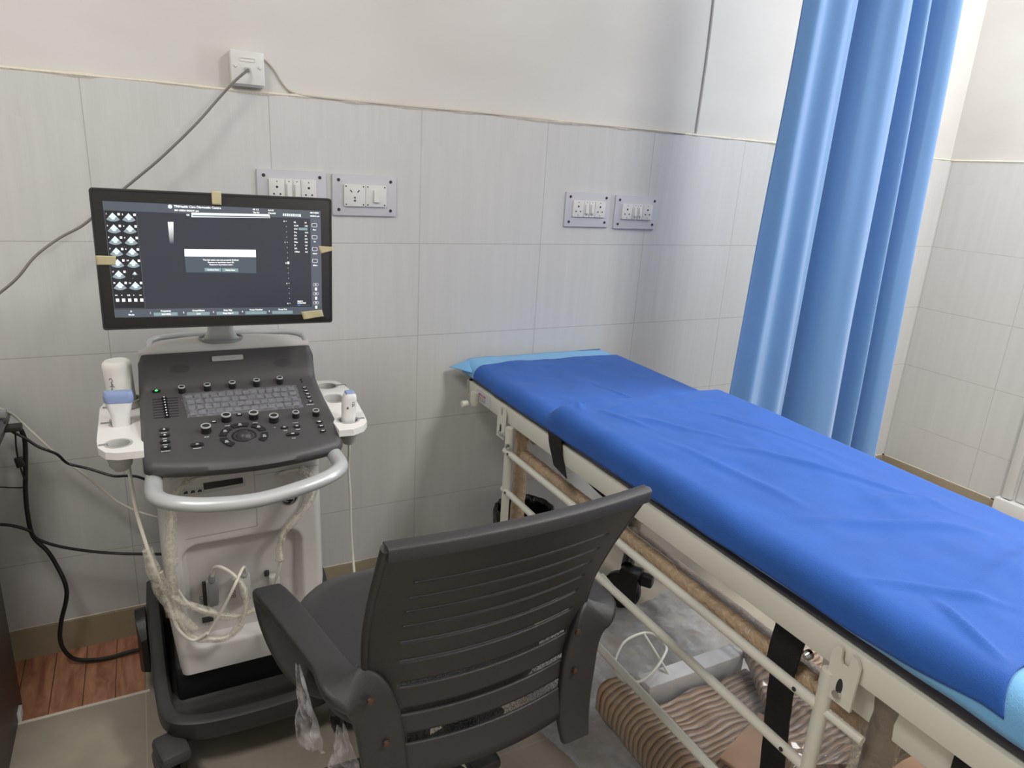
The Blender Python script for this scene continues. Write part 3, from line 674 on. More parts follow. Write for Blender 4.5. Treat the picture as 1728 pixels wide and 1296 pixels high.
# clear bag with a white hoop
bc=thing('plastic_hoop','white plastic hoop handle in a clear bag on the floor under the bed','hoop',(1.17,-.87,0))
hz=.16
c=[at(1040,1108,2,hz),at(1055,1082,2,hz),at(1088,1068,2,hz),at(1112,1076,2,hz),at(1124,1092,2,hz),at(1121,1105,2,hz),at(1105,1130,2,hz),at(1080,1150,2,hz),at(1052,1148,2,hz),at(1038,1130,2,hz)]
b=new(); tube(b,smooth(c,8,True),.0042,8,closed=True); obj('hoop',b,M_white,bc)
b=new(); tube(b,smooth([at(1087,1070,2,hz),at(1108,1104,2,.15),at(1130,1140,2,.12),at(1141,1160,2,.06),at(1145,1190,2,.01)],8),.0038,8); obj('handle',b,M_white,bc)
b=new(); tube(b,[at(1016,970,0,.945),at(1078,1042,0,.945)],.005,8); o=obj('packing_strip',b,M_white,bed)

# ============================================================ ULTRASOUND MACHINE
um=thing('ultrasound_machine','white and charcoal ultrasound machine on a black wheeled base, facing the chair','ultrasound machine',(.165,-.36,0))
# --- body with a recessed connector bay
XA,XB=-.024,.352; ZB,ZTt=.195,.79
def yfront(z): return -.515+.035*max(0,(z-.2))/.6
bay=(.015,.300,.262,.545)
def rsd(x,z):
    cx,cz=(bay[0]+bay[1])/2,(bay[2]+bay[3])/2; hx,hz=(bay[1]-bay[0])/2-.04,(bay[3]-bay[2])/2-.04
    dx,dz=max(abs(x-cx)-hx,0),max(abs(z-cz)-hz,0); return math.hypot(dx,dz)-.04
def fbody(u,v):
    z=ZB+(ZTt-ZB)*v; tp=.018*max(0,1-v*3.2); x=XA+tp+(XB-XA-2*tp)*u
    d=rsd(x,z); t=max(0,min(1,(-d)/.018)); t=t*t*(3-2*t)
    y=yfront(z)
    e=min(u,1-u)*(XB-XA); rnd=.022; 
    if e<rnd: y+=rnd-math.sqrt(max(0,rnd*rnd-(rnd-e)**2))
    return Vector((x,y+.034*t,z))
b=new(); grid(b,fbody,96,120)
# sides, back, top
def ring(z,sh=0):
    tp=.018*max(0,1-(z-ZB)/(ZTt-ZB)*3.2); yf=yfront(z)+.022; return [(XA+tp,yf,z),(XA+tp,-.13,z),(XA+tp+.02,-.11,z),(XB-tp-.02,-.11,z),(XB-tp,-.13,z),(XB-tp,yf,z)]
zz=[ZB+(ZTt-ZB)*i/30 for i in range(31)]
loft(b,[ring(z) for z in zz],closed=False)
body=obj('body_shell',b,M_body,um,ang=50)
b=new(); box(b,XA+.02,XB-.02,-.47,-.13,.20,.78); obj('chassis',b,M_body,um)
# thin seam lines and the drive slot panel
def fy(z): return yfront(z)-.0006
def front_poly(b,pts,th=.0012,mi=0,off=0.0):
    """polygon given as (x,z) laid on the sloping front skin"""
    n=Vector((0,-.6,-.035)).normalized(); vs=[b.verts.new(Vector((x,yfront(z)-.0008-off,z))) for x,z in pts]; b.faces.new(vs).material_index=mi
def front_line(b,pts,w=.0011,mi=0):
    for (x0,z0),(x1,z1) in zip(pts,pts[1:]):
        d=Vector((x1-x0,z1-z0)).normalized(); n=Vector((-d.y,d.x))*w/2
        front_poly(b,[(x0+n.x,z0+n.y),(x1+n.x,z1+n.y),(x1-n.x,z1-n.y),(x0-n.x,z0-n.y)],mi=mi)
b=new()
front_line(b,[(.010,.718),(.020,.720),(.186,.722),(.192,.716),(.193,.60),(.192,.566),(.03,.562)]); front_line(b,[(.193,.70),(.345,.704)])
obj('seam',b,mat('seam_grey',rgb(150,148,145),.6),um)
b=new(); front_poly(b,[(.025,.668),(.172,.676),(.172,.694),(.025,.686)],mi=1); front_poly(b,[(.078,.681),(.166,.684),(.166,.699),(.078,.698)],mi=0,off=.0008)
for i in range(3): front_poly(b,[(.034+.015*i,.677),(.044+.015*i,.6775),(.043+.015*i,.684),(.036+.015*i,.6835)],mi=0,off=.0008)
obj('drive_slot',b,[M_black,M_lgrey],um)
# round maker's emblem
cx,cz=.272,.630
b=new(); Mx=frame((cx,yfront(cz)-.0010,cz),(1,0,0),(0,.058,1))
lathe(b,[(0,0),(.021,0),(.021,.0012),(0,.0012)],Mx,32,0,cap=False)
for r,w in ((.0195,.0008),):
    lathe(b,[(r-w,.0012),(r,.0012),(r,.0016),(r-w,.0016)],Mx,32,1,cap=False)
text(b,'GE',.019,Mx@Matrix.Translation((0,-.007,.0013)),1,'CENTER')
for a in (0,PI/2,PI,3*PI/2):
    arc=[Mx@Vector(((.0165-.004*s/8)*math.cos(a+.15+s*.15),(.0165-.004*s/8)*math.sin(a+.15+s*.15),.0016)) for s in range(9)]
    tube(b,arc,.0007,5,mi=1)
obj('maker_emblem',b,[M_black,M_silver],um)
# bay contents: ports, latches, symbols
def bayp(px,py,dy=0): return at(px,py,1,-.478+dy)
b=new()
p=bayp(345,1000); box(b,p.x-.004,p.x+.004,-.482,-.474,p.z-.045,p.z+.03,.001); obj('port',b,M_hole,um); b=new()
p=bayp(450,968); box(b,p.x-.006,p.x+.006,-.482,-.474,p.z-.006,p.z+.008,.001); obj('port',b,M_hole,um); b=new()
p=bayp(347,1046); box(b,p.x-.008,p.x+.018,-.482,-.474,p.z-.006,p.z+.006,.001)
obj('port',b,M_hole,um)
for px,py in ((341,1015),(394,1005)):
    b=new(); p=bayp(px,py); Mx=frame((p.x,-.4812,p.z),(1,0,0),(0,0,1))
    for k,dz in enumerate((0,.012)):
        ringplate(b,[(x,y+dz) for x,y in rrect(.010,.009,.0015,2)],[(x,y+dz) for x,y in rrect(.008,.007,.001,2)],0,.0004,Mx)
    box(b,-.001,.001,-.0025,.0025,0,.0005,M=Mx)
    obj('port_symbol',b,M_inkd,um)
b=new()
text(b,'1  2',.008,frame((bayp(345,1055).x,-.4812,bayp(345,1055).z),(1,0,0),(0,0,1)))
obj('port_symbols',b,M_inkd,um)
for px,py in ((358,996),(413,985),(462,985)):
    p=bayp(px,py); b=new(); box(b,p.x-.013,p.x+.013,-.4985,-.474,p.z-.036,p.z+.032,.004); 
    lathe(b,[(0,0),(.0045,0),(.0045,.002),(0,.002)],frame((p.x,-.4985,p.z),(1,0,0),(0,0,1)),12,cap=False)
    obj('probe_port',b,M_lgrey,um)
# --- base, tray and casters
b=new()
def uv_tray():
    out=[]
    # left wing back to front, round the front, right wing to the back
    L=[(-.072,-.14,.262),(-.075,-.24,.25),(-.073,-.34,.222),(-.070,-.44,.19),(-.066,-.53,.168),(-.054,-.585,.158),(-.022,-.625,.158),(.05,-.645,.156),(.165,-.650,.155)]
    return L+[(.33-x,y,z) for x,y,z in L[::-1][1:]]
T=smooth(uv_tray(),5)
secs=[]
for i,p in enumerate(T):
    d=(T[min(i+1,len(T)-1)]-T[max(i-1,0)]); d.z=0; d.normalize(); n=Vector((d.y,-d.x,0))   # outward
    inn=-n
    if (Vector((.165,-.35,0))-Vector((p.x,p.y,0))).dot(inn)<0: inn=n
    w=.034
    secs.append([p+Vector((0,0,0))-inn*.002+Vector((0,0,-.006)),p+inn*.008,p+inn*(w-.006)+Vector((0,0,-.004)),p+inn*w+Vector((0,0,-.016)),Vector((p.x,p.y,0))+inn*(w+.005)+Vector((0,0,.100)),Vector((p.x,p.y,0))+inn*.01+Vector((0,0,.092)),Vector((p.x,p.y,0))-inn*.0+Vector((0,0,.112))])
loft(b,secs); base=obj('base_rim',b,M_dgrey if False else mat('base_dark_grey',rgb(58,58,58),.42,bump=.1,bscale=900),um,ang=50)
b=new()
def tray(u,v):
    x=-.045+.42*u; y=-.15-.485*v; z=.122
    if v>.70: z=.112-.0*v
    if v>.74: z-=.012*min(1,(v-.74)/.05)
    e=min(u,1-u); z+=.02*max(0,1-e/.06)
    return Vector((x,y+ (.03*abs(2*u-1)**3 if v>.9 else 0),z))
grid(b,tray,40,40); obj('foot_tray',b,mat('tray_dark_grey',rgb(48,47,46),.4,bump=.1,bscale=900),um,ang=60)
b=new(); box(b,-.02,.35,-.50,-.13,.10,.21,.01); obj('base_block',b,M_black,um)
# lift pedal and side wing at the left back
b=new(); secs=[]
for i in range(9):
    t=i/8; a=t*PI; secs.append([(-.094-.012*math.sin(a),-.20-.14*t,.20+.05*math.sin(a)),(-.080,-.20-.14*t,.205+.05*math.sin(a)),(-.080,-.20-.14*t,.10-.03*math.sin(a)),(-.094-.012*math.sin(a),-.20-.14*t,.105-.03*math.sin(a))])
loft(b,secs); obj('side_bumper',b,M_black,um)
for i,(x,y) in enumerate(((-.046,-.615),(.365,-.615),(-.035,-.17),(.365,-.17))):
    Mx=Matrix.Translation((x,y,.05))@Matrix.Rotation(.25 if x<0 else -.2,4,'Z')
    b=new()
    for s in (-.018,.018):
        lathe(b,[(0,-.010),(.044,-.010),(.049,-.005),(.049,.005),(.044,.010),(0,.010)],Mx@frame((s,0,0),(0,1,0),(0,0,1)),28,cap=False)
    c=obj('caster',b,M_black,um)
    b=new(); lathe(b,[(0,0),(.031,0),(.034,.002),(.031,.006),(0,.006)],Mx@frame((-.028,0,0),(0,1,0),(0,0,-1)),24,cap=False); obj('wheel_cover',b,M_dgrey,c); b=new()
    lathe(b,[(0,0),(.031,0),(.034,.002),(.031,.006),(0,.006)],Mx@frame((.028,0,0),(0,1,0),(0,0,1)),24,cap=False); obj('wheel_cover',b,M_dgrey,c)
    b=new(); box(b,-.034,.034,-.062,.028,.026,.060,.012,M=Mx); obj('caster_fork',b,M_dgrey,c)
# --- console: closed profile in (y,z) lofted across
prof=[(-.632,.772),(-.650,.781),(-.655,.794),(-.648,.806),(-.625,.8135),(-.58,.8225),(-.50,.8385),(-.42,.8545),(-.36,.8675),(-.335,.875),(-.318,.888),(-.307,.910),(-.299,.940),(-.294,.962),(-.286,.966),(-.262,.955),(-.262,.86),(-.35,.80),(-.55,.765)]
NP=len(prof)
def cons_x(t): return -.0400+.4240*t
secs=[]; NS=44
for i in range(NS+1):
    t=i/NS; e=min(t,1-t)*.4165; k=1.0
    rr=.014; inset=0
    if e<rr: inset=rr-math.sqrt(max(0,rr*rr-(rr-e)**2))
    bow=.048*(2*t-1)**2
    s=[]
    for (y,z) in prof:
        fr=max(0,min(1,(-y-.50)/.15)); yy=y+bow*fr
        xb=cons_x(t)
        if y>-.33: xb=cons_x(t)-.004*(t)+.004*(1-t)
        corner=max(0,min(1,(-y-.60)/.05))
        zc=.835 if y>-.33 else .80
        s.append((xb,yy+inset*1.2*corner,z+.004+(zc-z)*inset/rr*.2))
    secs.append(s)
b=new(); loft(b,secs); con=obj('console',b,M_dgrey,um,ang=50)
# grey cap behind the console top
b=new(); secs=[]
for i in range(25):
    t=i/24; x=-.033+.404*t; hh=.034*(1-(2*t-1)**4)
    d=.02+.11*(1-(2*t-1)**4)
    s=[(x,-.291,.971),(x,-.286,.9745),(x,-.28+d*.35,.974+hh*.30),(x,-.28+d*.85,.968+hh*.30),(x,-.28+d,.955),(x,-.28+d,.90),(x,-.289,.90)]
    secs.append(s)
loft(b,secs); obj('console_cap',b,M_body,um,ang=40)
# panel coordinates: origin at the left front, u across, v up the slope
Pn=Vector((0,-(.8675-.8225),(-.36+.58))).normalized()     # normal of the panel slope
P0=Vector((0,-.58,.8265))
def pan(px,py):
    for (ya,za),(yb,zb) in zip(prof[4:13],prof[5:14]):
        n=Vector((0,-(zb-za),yb-ya)).normalized(); q=onplane(px,py,Vector((0,ya,za+.004)),n)
        if ya-.002<=q.y<=yb+.002: return q
    return onplane(px,py,P0,Pn)
PU=Vector((1,0,0)); PV=Pn.cross(PU)
def PM(px,py,h=0): return frame(pan(px,py)+Pn*h,PU,PV)
# back slope
B0=Vector((0,-.303,.929)); Bn=Vector((0,-(.962-.888),(-.294+.318))).normalized(); Bn=Bn if Bn.y<0 else -Bn
BV=Bn.cross(PU)
def BM(px,py,h=0): return frame(onplane(px,py,B0,Bn)+Bn*h,PU,BV if BV.z>0 else -BV)
# name plate
b=new(); Mx=frame(onplane(384,604,B0,Bn)+Bn*.0015,PU,-BV if BV.z<0 else BV)
prism(b,rrect(.074,.0125,.003),-.004,.002,Mx,0); text(b,'VERSANA',.0085,Mx@Matrix.Translation((0,-.003,.0022)),1,'CENTER')
obj('name_plate',b,[M_lgrey,mat('plate_print',rgb(165,165,165),.5)],um)
# speaker perforations
b=new()
for cx0,cy0 in ((303,622),(477,612)):
    c0=onplane(cx0,cy0,B0,Bn); up=(BV if BV.z>0 else -BV)
    for i in range(-9,10):
        for j in range(-4,5):
            if (i/9.5)**2+(j/4.5)**2>1: continue
            q=c0+PU*i*.0024+up*j*.0024; vs=[]
            for k in range(5): vs.append(b.verts.new(q+Bn*.0014+PU*.0007*math.cos(k*2*PI/5)+up*.0007*math.sin(k*2*PI/5)))
            b.faces.new(vs)
obj('speaker_grille',b,M_black,um,recalc=False)
# knobs
def knob(px,py,r,h):
    base=pan(px,py)-Pn*.001
    b=new(); Mx=frame(base,PU,PV); lathe(b,[(0,0),(r*.96,0),(r*.92,h*.85),(r*.9,h),(0,h)],Mx,24,cap=False); k=obj('knob',b,M_black,um)
    b=new(); lathe(b,[(r*.66,h*.94),(r*.74,h+.0012),(r*.93,h+.0008),(r*.95,h*.88)],Mx,24,cap=False); obj('knob_ring',b,M_silver,k)
for px,py in ((307,662),(350,658),(392,654),(433,650),(472,646)): knob(px,py,.0085,.017)
for px,py in ((348,729),(382,710),(428,706),(462,711)): knob(px,py,.0115,.018)
for px,py in ((499,704),(533,701)): knob(px,py,.0085,.016)
# text keyboard under clear cover
KA,KB,KC,KD=pan(311,667),pan(497,652),pan(508,686),pan(320,703)
b=new()
rows=4; 
def kp(u,v): return (KA*(1-u)+KB*u)*(1-v)+(KD*(1-u)+KC*u)*v
for r in range(rows):
    n=14-(r%2)
    for k in range(n):
        u0=(k+.12)/n; u1=(k+.88)/n; v0=(r+.15)/rows; v1=(r+.85)/rows
        q=[kp(u0,v0),kp(u1,v0),kp(u1,v1),kp(u0,v1)]
        lo=[b.verts.new(p+Pn*.0005) for p in q]; hi=[b.verts.new(p+Pn*.0022) for p in q]
        b.faces.new(hi); 
        for a in range(4): b.faces.new((lo[a],lo[(a+1)%4],hi[(a+1)%4],hi[a]))
kb=obj('text_keyboard',b,mat('keyboard_grey',rgb(104,105,111),.45),um)
b=new(); 
letters=['1234567890-=+<','QWERTYUIOP[]#','ASDFGHJKL;@<>?','ZXCVBNM,./  _']
for r in range(rows):
    n=14-(r%2)
    for k in range(n):
        if letters[r][k]==' ': continue
        text(b,letters[r][k],.0055,frame(kp((k+.25)/n,(r+.42)/rows)+Pn*.0024,PU,PV))
obj('key_letters',b,mat('key_print',rgb(150,152,158),.5),kb,recalc=False)
b=new()
def kcov(u,v):
    e=min(u,1-u,(v*.3),(1-v)*.3); h=.0045*min(1,e/.012)
    return kp(-.02+1.04*u,-.06+1.12*v)+Pn*(.0008+h+.0005*noise.noise((u*30,v*9,0)))
grid(b,kcov,70,16); obj('keyboard_cover',b,film('keyboard_film',rgb(190,192,200),.24,rough=.1,bs=120),um,ang=80)
# slider block
b=new(); 
for i in range(8):
    p0=pan(257+i*.3,674+i*4.45); p1=pan(300+i*.3,671.5+i*4.45)
    c0=(p0+p1)/2; box(b,-(p1-p0).length/2,(p1-p0).length/2,-.0009,.0009,-.0002,.0006,M=frame(c0,PU,PV))
obj('slider_track',b,M_black,um)
for i in range(8):
    p=pan(277+i*.75,673.5+i*4.4); b=new(); Mx=frame(p,PU,PV); box(b,-.0055,.0055,-.0024,.0024,0,.006,.0008,M=Mx); s_=obj('slider_knob',b,M_key,um)
    b=new(); box(b,-.0012,.0012,-.0024,.0024,.006,.0063,M=Mx); obj('slider_mark',b,M_ink,s_)
# power button
b=new(); Mx=PM(264,661,.001); prism(b,rrect(.019,.008,.003),0,.002,Mx); pb=obj('power_button',b,M_key,um)
b=new(); lathe(b,[(.0019,.0022),(.0030,.0022),(.0030,.0026),(.0019,.0026)],Mx,16,cap=False); box(b,-.0005,.0005,.001,.0042,.0022,.0027,M=Mx)
obj('power_symbol',b,mat('green_lamp',rgb(40,220,90),.4,emit=rgb(60,255,110),es=3),pb)
# keys
def key(px,py,w,h,mark=None,rot=0,sz=.005):
    b=new(); Mx=PM(px,py)@Matrix.Rotation(rot,4,'Z'); prism(b,rrect(w,h,min(w,h)*.42),0,.0028,Mx,bev=.0007); k=obj('key',b,M_key,um)
    if mark:
        b=new()
        if mark=='dot': lathe(b,[(0,.0029),(.0022,.0029),(.0022,.0031),(0,.0031)],Mx,12,cap=False)
        elif mark=='tri': prism(b,[(-.003,-.002),(.003,-.002),(0,.003)],.0029,.0031,Mx)
        elif mark=='icon': ringplate(b,rrect(.0058,.004,.0006,1),rrect(.0044,.0026,.0004,1),.0029,.0031,Mx); box(b,-.0006,.0006,-.002,.002,.0029,.0031,M=Mx)
        elif mark=='bar': box(b,-.0035,.0035,-.0014,.0014,.0029,.0031,M=Mx)
        else: text(b,mark,sz,Mx@Matrix.Translation((0,-sz*.36,.003)),0,'CENTER')
        obj('key_mark',b,M_ink,k,recalc=False)
for i,(px,py,mk) in enumerate(((277,726,'dot'),(278,735.5,'tri'),(278.5,746,'bar'),(279.5,756,'icon'))): key(px,py,.021,.0085,mk)
key(333,751,.026,.011,'icon'); key(361,713,.012,.007,'bar'); key(404,700.5,.014,.009,'bar')
for px,py in ((505+0,654),(510,660),(515,665.5),(520,671.5)): pass
for px,py in ((514,655),(516.5,660.5),(519,666),(521.5,671.5)): key(px,py,.012,.0045,'bar')
key(524,678.5,.012,.006,'dot')
for px,py in ((480,722),(501,720)): key(px,py,.017,.009,'icon')
key(494,733,.030,.010,'bar')
for px,py in ((539,713),(542,720),(545,728)): key(px,py,.015,.0055,'bar')
for px,py in ((508,641),(509.5,645)): key(px,py,.004,.0035)
# trackball and its ring of keys
b=new(); Mx=PM(412,735); lathe(b,[(.0225,.0012),(.0265,.0012),(.0275,0)],Mx,40,cap=False); tbk=obj('trackball_ring',b,M_black,um)
b=new(); R_=.0205
lathe(b,[(R_*math.sin(a),R_*math.cos(a)-.0085) for a in [i*PI/2/10 for i in range(1,11)]][::-1]+[(0.0004,R_-.0085)],Mx,32); obj('trackball',b,mat('trackball_grey',rgb(52,52,54),.42),tbk)
def arckey(a0,a1,r0,r1):
    b=new(); n=8; a=[math.radians(a0+(a1-a0)*i/n) for i in range(n+1)]
    poly=[(r0*math.cos(t),r0*math.sin(t)) for t in a]+[(r1*math.cos(t),r1*math.sin(t)) for t in a[::-1]]
    prism(b,poly,0,.003,Mx,bev=.0008); k=obj('arc_key',b,M_key,um)
    am=math.radians((a0+a1)/2); rm=(r0+r1)/2
    b=new(); box(b,-.0042,.0042,-.0007,.0007,.0031,.0033,M=Mx@Matrix.Translation((rm*math.cos(am),rm*math.sin(am)-.0025,0))); ringplate(b,rrect(.0052,.004,.0006,1),rrect(.004,.0026,.0004,1),.0031,.0033,Mx@Matrix.Translation((rm*math.cos(am),rm*math.sin(am)+.0025,0))); obj('key_mark',b,M_ink,k,recalc=False)
for a0,a1 in ((70,118),(14,60),(-42,2),(125,172),(184,232)): arckey(a0,a1,.037,.052)
# small printed captions
b=new()
def cap(px,py,s,sz=.0038): text(b,s,sz*1.15,PM(px,py,.0004),0,'CENTER',.00012)
for px,py,s in ((277,731,'Freeze'),(278,741,'Eject'),(279,751,'Store'),(280,762,'End Exam'),(333,757,'Annotate'),(349,738,'Mode'),(384,719,'Depth'),(431,714,'Zoom'),(464,722,'B'),(499,714,'Pointer'),(538,711,'Gain'),(482,727,'Dual'),(503,725,'Quad'),(496,740,'Print'),(524,683,'Brightness')): cap(px,py,s)
for px,py in ((307,676),(350,672),(392,668),(433,664),(472,660)): box(b,-.0006,.0006,-.0006,.0006,0,.0003,M=PM(px,py,.0004))
obj('console_print',b,M_ink,um,recalc=False)
# probe holders
def holder(side):
    if side<0: out=[(-.036,-.575),(-.085,-.572),(-.108,-.560),(-.122,-.530),(-.126,-.49),(-.128,-.26),(-.118,-.215),(-.10,-.198),(-.036,-.185)]; hc=[(-.084,-.515,.0),(-.082,-.375,1),(-.078,-.262,0)]; sgn=-1
    else: out=[(.376,-.590),(.410,-.592),(.440,-.575),(.455,-.548),(.462,-.50),(.480,-.30),(.476,-.24),(.462,-.20),(.44,-.19),(.376,-.18)]; hc=[(.4145,-.525,0),(.423,-.355,1),(.430,-.242,0)]; sgn=1
    zt=.832
    t=new(); poly=out if side>0 else out[::-1]
    b=new(); n=len(poly)
    # top surface with holes through triangulated fill
    ups=[b.verts.new((x,y,zt)) for x,y in poly]; dn=[b.verts.new((x,y,zt-.016)) for x,y in poly]
    for i in range(n): b.faces.new((ups[i],ups[(i+1)%n],dn[(i+1)%n],dn[i]))
    et=[b.edges.get((ups[i],ups[(i+1)%n])) for i in range(n)]; eb=[b.edges.get((dn[i],dn[(i+1)%n])) for i in range(n)]
    holes=[]
    for (cx,cy,k) in hc:
        pts=[(cx+p,cy+q) for p,q in (rrect(.048,.072,.018,6) if k else rrect(.056,.056,.0279,6))]
        holes.append(pts)
        u=[b.verts.new((x,y,zt)) for x,y in pts]; d=[b.verts.new((x,y,zt-.016)) for x,y in pts]; m=len(pts)
        for i in range(m):
            et.append(b.edges.new((u[i],u[(i+1)%m]))); eb.append(b.edges.new((d[i],d[(i+1)%m])))
            b.faces.new((u[i],u[(i+1)%m],d[(i+1)%m],d[i]))
    bmesh.ops.triangle_fill(b,edges=et,use_beauty=True); bmesh.ops.triangle_fill(b,edges=eb,use_beauty=True)
    h=obj('probe_holder',b,M_white if False else mat('holder_white',rgb(236,234,230),.4),um,ang=30)
    for (cx,cy,k),pts in zip(hc,holes):
        b=new(); sc=lambda s,q=pts,cx=cx,cy=cy:[(cx+(x-cx)*s,cy+(y-cy)*s) for x,y in q]
        levels=[(1.0,zt+.0006),(.84,zt+.0004),(.80,zt-.006),(.72,zt-.035),(.62,zt-.06)]
        if not k: levels[-1]=(.42,zt-.06)
        loft(b,[[(x,y,z) for x,y in sc(s)] for s,z in levels],caps=False)
        levels2=[(.98,zt-.016),(.93,zt-.03),(.80,zt-.05),(.45,zt-.062)]
        loft(b,[[(x,y,z) for x,y in sc(s)] for s,z in levels2],caps=False)
        md_=obj('holder_cup',b,M_lgrey,h,ang=40)
        # cable slit towards the outer side
        if abs(cy+.375)>.01 or side<0:
            b=new(); xo=(-.1215 if side<0 else (.455 if cy<-.4 else .480)); x0,x1=sorted((cx+sgn*.020,xo+sgn*.0005)); box(b,x0,x1,cy-.0045,cy+.0045,zt-.0155,zt+.0009); obj('cable_slit',b,M_grey,h)
    return hc
holder(-1); holder(1)
# front handle (a flattened silver tube) and rear handle
hp=[(-.005,-.50,.770),(-.018,-.56,.768),(-.024,-.64,.764),(-.018,-.70,.760),(.012,-.745,.757),(.07,-.768,.754),(.165,-.776,.752),(.26,-.768,.754),(.318,-.745,.757),(.350,-.70,.760),(.358,-.64,.764),(.352,-.56,.768),(.34,-.50,.770)]
b=new(); tube(b,smooth([(x,y,z+(.024 if y<-.72 else .017 if y<-.68 else .008)+.011*max(0,min(1,(x-.165)/.12))) for x,y,z in hp],8),.0175,18,flat=.85); obj('front_handle',b,M_silver,um,ang=60)
b=new(); rp=[(-.006,-.25,.93),(-.010,-.19,.965),(.0,-.165,.973),(.03,-.150,.976),(.10,-.145,.977),(.28,-.145,.975),(.345,-.150,.973),(.378,-.165,.968),(.388,-.19,.960),(.384,-.25,.93)]
tube(b,smooth([(x*.975+.002,y,z) for x,y,z in rp],8),.0075,12); obj('rear_handle',b,M_silver,um)
# --- monitor arm
b=new(); secs=[]
for (cx,cy,z,w,d) in ((.160,-.225,.965,.088,.07),(.160,-.225,.984,.082,.064),(.160,-.235,.995,.072,.05),(.158,-.25,1.01,.062,.042),(.157,-.27,1.05,.060,.036),(.155,-.30,1.10,.062,.034),(.155,-.345,1.18,.064,.03),(.155,-.385,1.22,.08,.03)):
    secs.append([(cx+x,cy+y,z) for x,y in rrect(w,d,min(w,d)*.35,5)])
loft(b,secs); obj('monitor_arm',b,M_silver,um,ang=50)
b=new(); ringplate(b,[(.160+x,-.225+y) for x,y in rrect(.108,.086,.042,8)],[(.160+x,-.225+y) for x,y in rrect(.100,.078,.038,8)],.975,.9865); obj('swivel_gap',b,M_grey,um)
# --- monitor
YM=-.42
c=[at(150,318,1,YM),at(558,334,1,YM-.0),at(562,545,1,YM-.0),at(173,556,1,YM)]
MC=sum(c,Vector())/4; mu=((c[1]-c[0])+(c[2]-c[3])).normalized(); mv=((c[0]-c[3])+(c[1]-c[2])).normalized()
mw=((c[1]-c[0]).length+(c[2]-c[3]).length)/2; mh=((c[0]-c[3]).length+(c[1]-c[2]).length)/2
MM=frame(MC,mu,mv)          # z axis towards the viewer
MN=MM.to_3x3().col[2]
b=new(); prism(b,rrect(mw,mh,.006,4),-.018,0,MM,bev=.0015); box(b,-mw*.33,mw*.33,-mh*.32,mh*.30,-.05,-.016,.015,M=MM)
mon=obj('monitor',b,mat('monitor_black',rgb(44,43,43),.35),um)
b=new(); ringplate(b,rrect(mw,mh,.006,4),rrect(mw-.007,mh-.007,.005,4),0,.0012,MM); obj('monitor_edge',b,mat('bezel_edge',rgb(50,49,49),.5),mon)
# screen face: pixel -> local coordinates on the glass
MI=MM.inverted()
def sp(px,py):
    q=MI@onplane(px,py,MC,MN); return q.x,q.y
def scr_mat(name,col,es,base=(0.01,0.01,0.012,1)):
    return mat(name,base,.18,emit=col,es=es,spec=.5)
SM=[scr_mat('screen_dark',rgb(49,51,59),1),scr_mat('screen_bar',rgb(78,84,92),1),scr_mat('screen_side',rgb(84,88,98),1),scr_mat('screen_white',rgb(250,250,250),1),
    scr_mat('screen_box',rgb(74,84,93),1),scr_mat('screen_button',rgb(128,150,152),1),scr_mat('screen_line',rgb(105,108,116),1),scr_mat('screen_fan',rgb(215,225,228),1),scr_mat('screen_fan_dim',rgb(135,150,155),1),scr_mat('screen_blue',rgb(60,130,200),1),scr_mat('screen_black',rgb(31,32,37),1)]
def ramp_mat():
    m=mat('screen_grey_ramp',(0.01,0.01,0.01,1),.2); N=m.node_tree.nodes; L=m.node_tree.links
    tc=N.new('ShaderNodeTexCoord'); sx=N.new('ShaderNodeSeparateXYZ'); L.new(tc.outputs['Object'],sx.inputs[0])
    z1=onplane(290,375,MC,MN).z-0; z0=onplane(290,410,MC,MN).z
    r=N.new('ShaderNodeMapRange'); r.inputs[1].default_value=z0; r.inputs[2].default_value=z1; L.new(sx.outputs[2],r.inputs[0])
    cr=N.new('ShaderNodeValToRGB'); cr.color_ramp.elements[0].color=rgb(70,74,84); cr.color_ramp.elements[1].color=rgb(250,250,250); L.new(r.outputs[0],cr.inputs[0])
    bb=N['Principled BSDF']; L.new(cr.outputs[0],bb.inputs['Emission Color']); bb.inputs['Emission Strength'].default_value=1; return m
SM.append(ramp_mat())
S0,S1,S2,S3=sp(172.5,339),sp(541,356),sp(543.5,530),sp(194,536)
b=new()
def lay(pts,mi,h=.0004):
    vs=[b.verts.new(MM@Vector((x,y,h))) for x,y in pts]; b.faces.new(vs).material_index=mi
def quad(a,b_,c_,d,mi,h=.0004): lay([sp(*a),sp(*b_),sp(*c_),sp(*d)],mi,h)
lay([S0,S3,S2,S1][::-1],0,.0002)
# bilinear screen coordinates (0..1 across, 0..1 down)
def su(u,v):
    A=Vector(S0);B=Vector(S1);Cc=Vector(S2);D=Vector(S3); p=(A*(1-u)+B*u)*(1-v)+(D*(1-u)+Cc*u)*v; return (p.x,p.y)
def rc(u0,v0,u1,v1,mi,h=.0004): lay([su(u0,v0),su(u0,v1),su(u1,v1),su(u1,v0)],mi,h)
def tx(s,u,v,size,mi=3,al='LEFT',bold=.00022):
    size*=1.08
    x,y=su(u,v); text(b,s,size,MM@Matrix.Translation((x,y-size*.35,.0009)),mi,al,bold)
SWd=Vector(S1).x-Vector(S0).x
rc(0,0,1,.075,1); rc(.945,.075,1,.93,2); rc(0,.925,1,1,1); rc(0,.08,.135,.925,10,.0003)
for (u0,v0,u1,v1) in ((.002,.08,.0032,.92),(.134,.08,.1352,.92),(.002,.918,.135,.920)): rc(u0,v0,u1,v1,6,.0006)
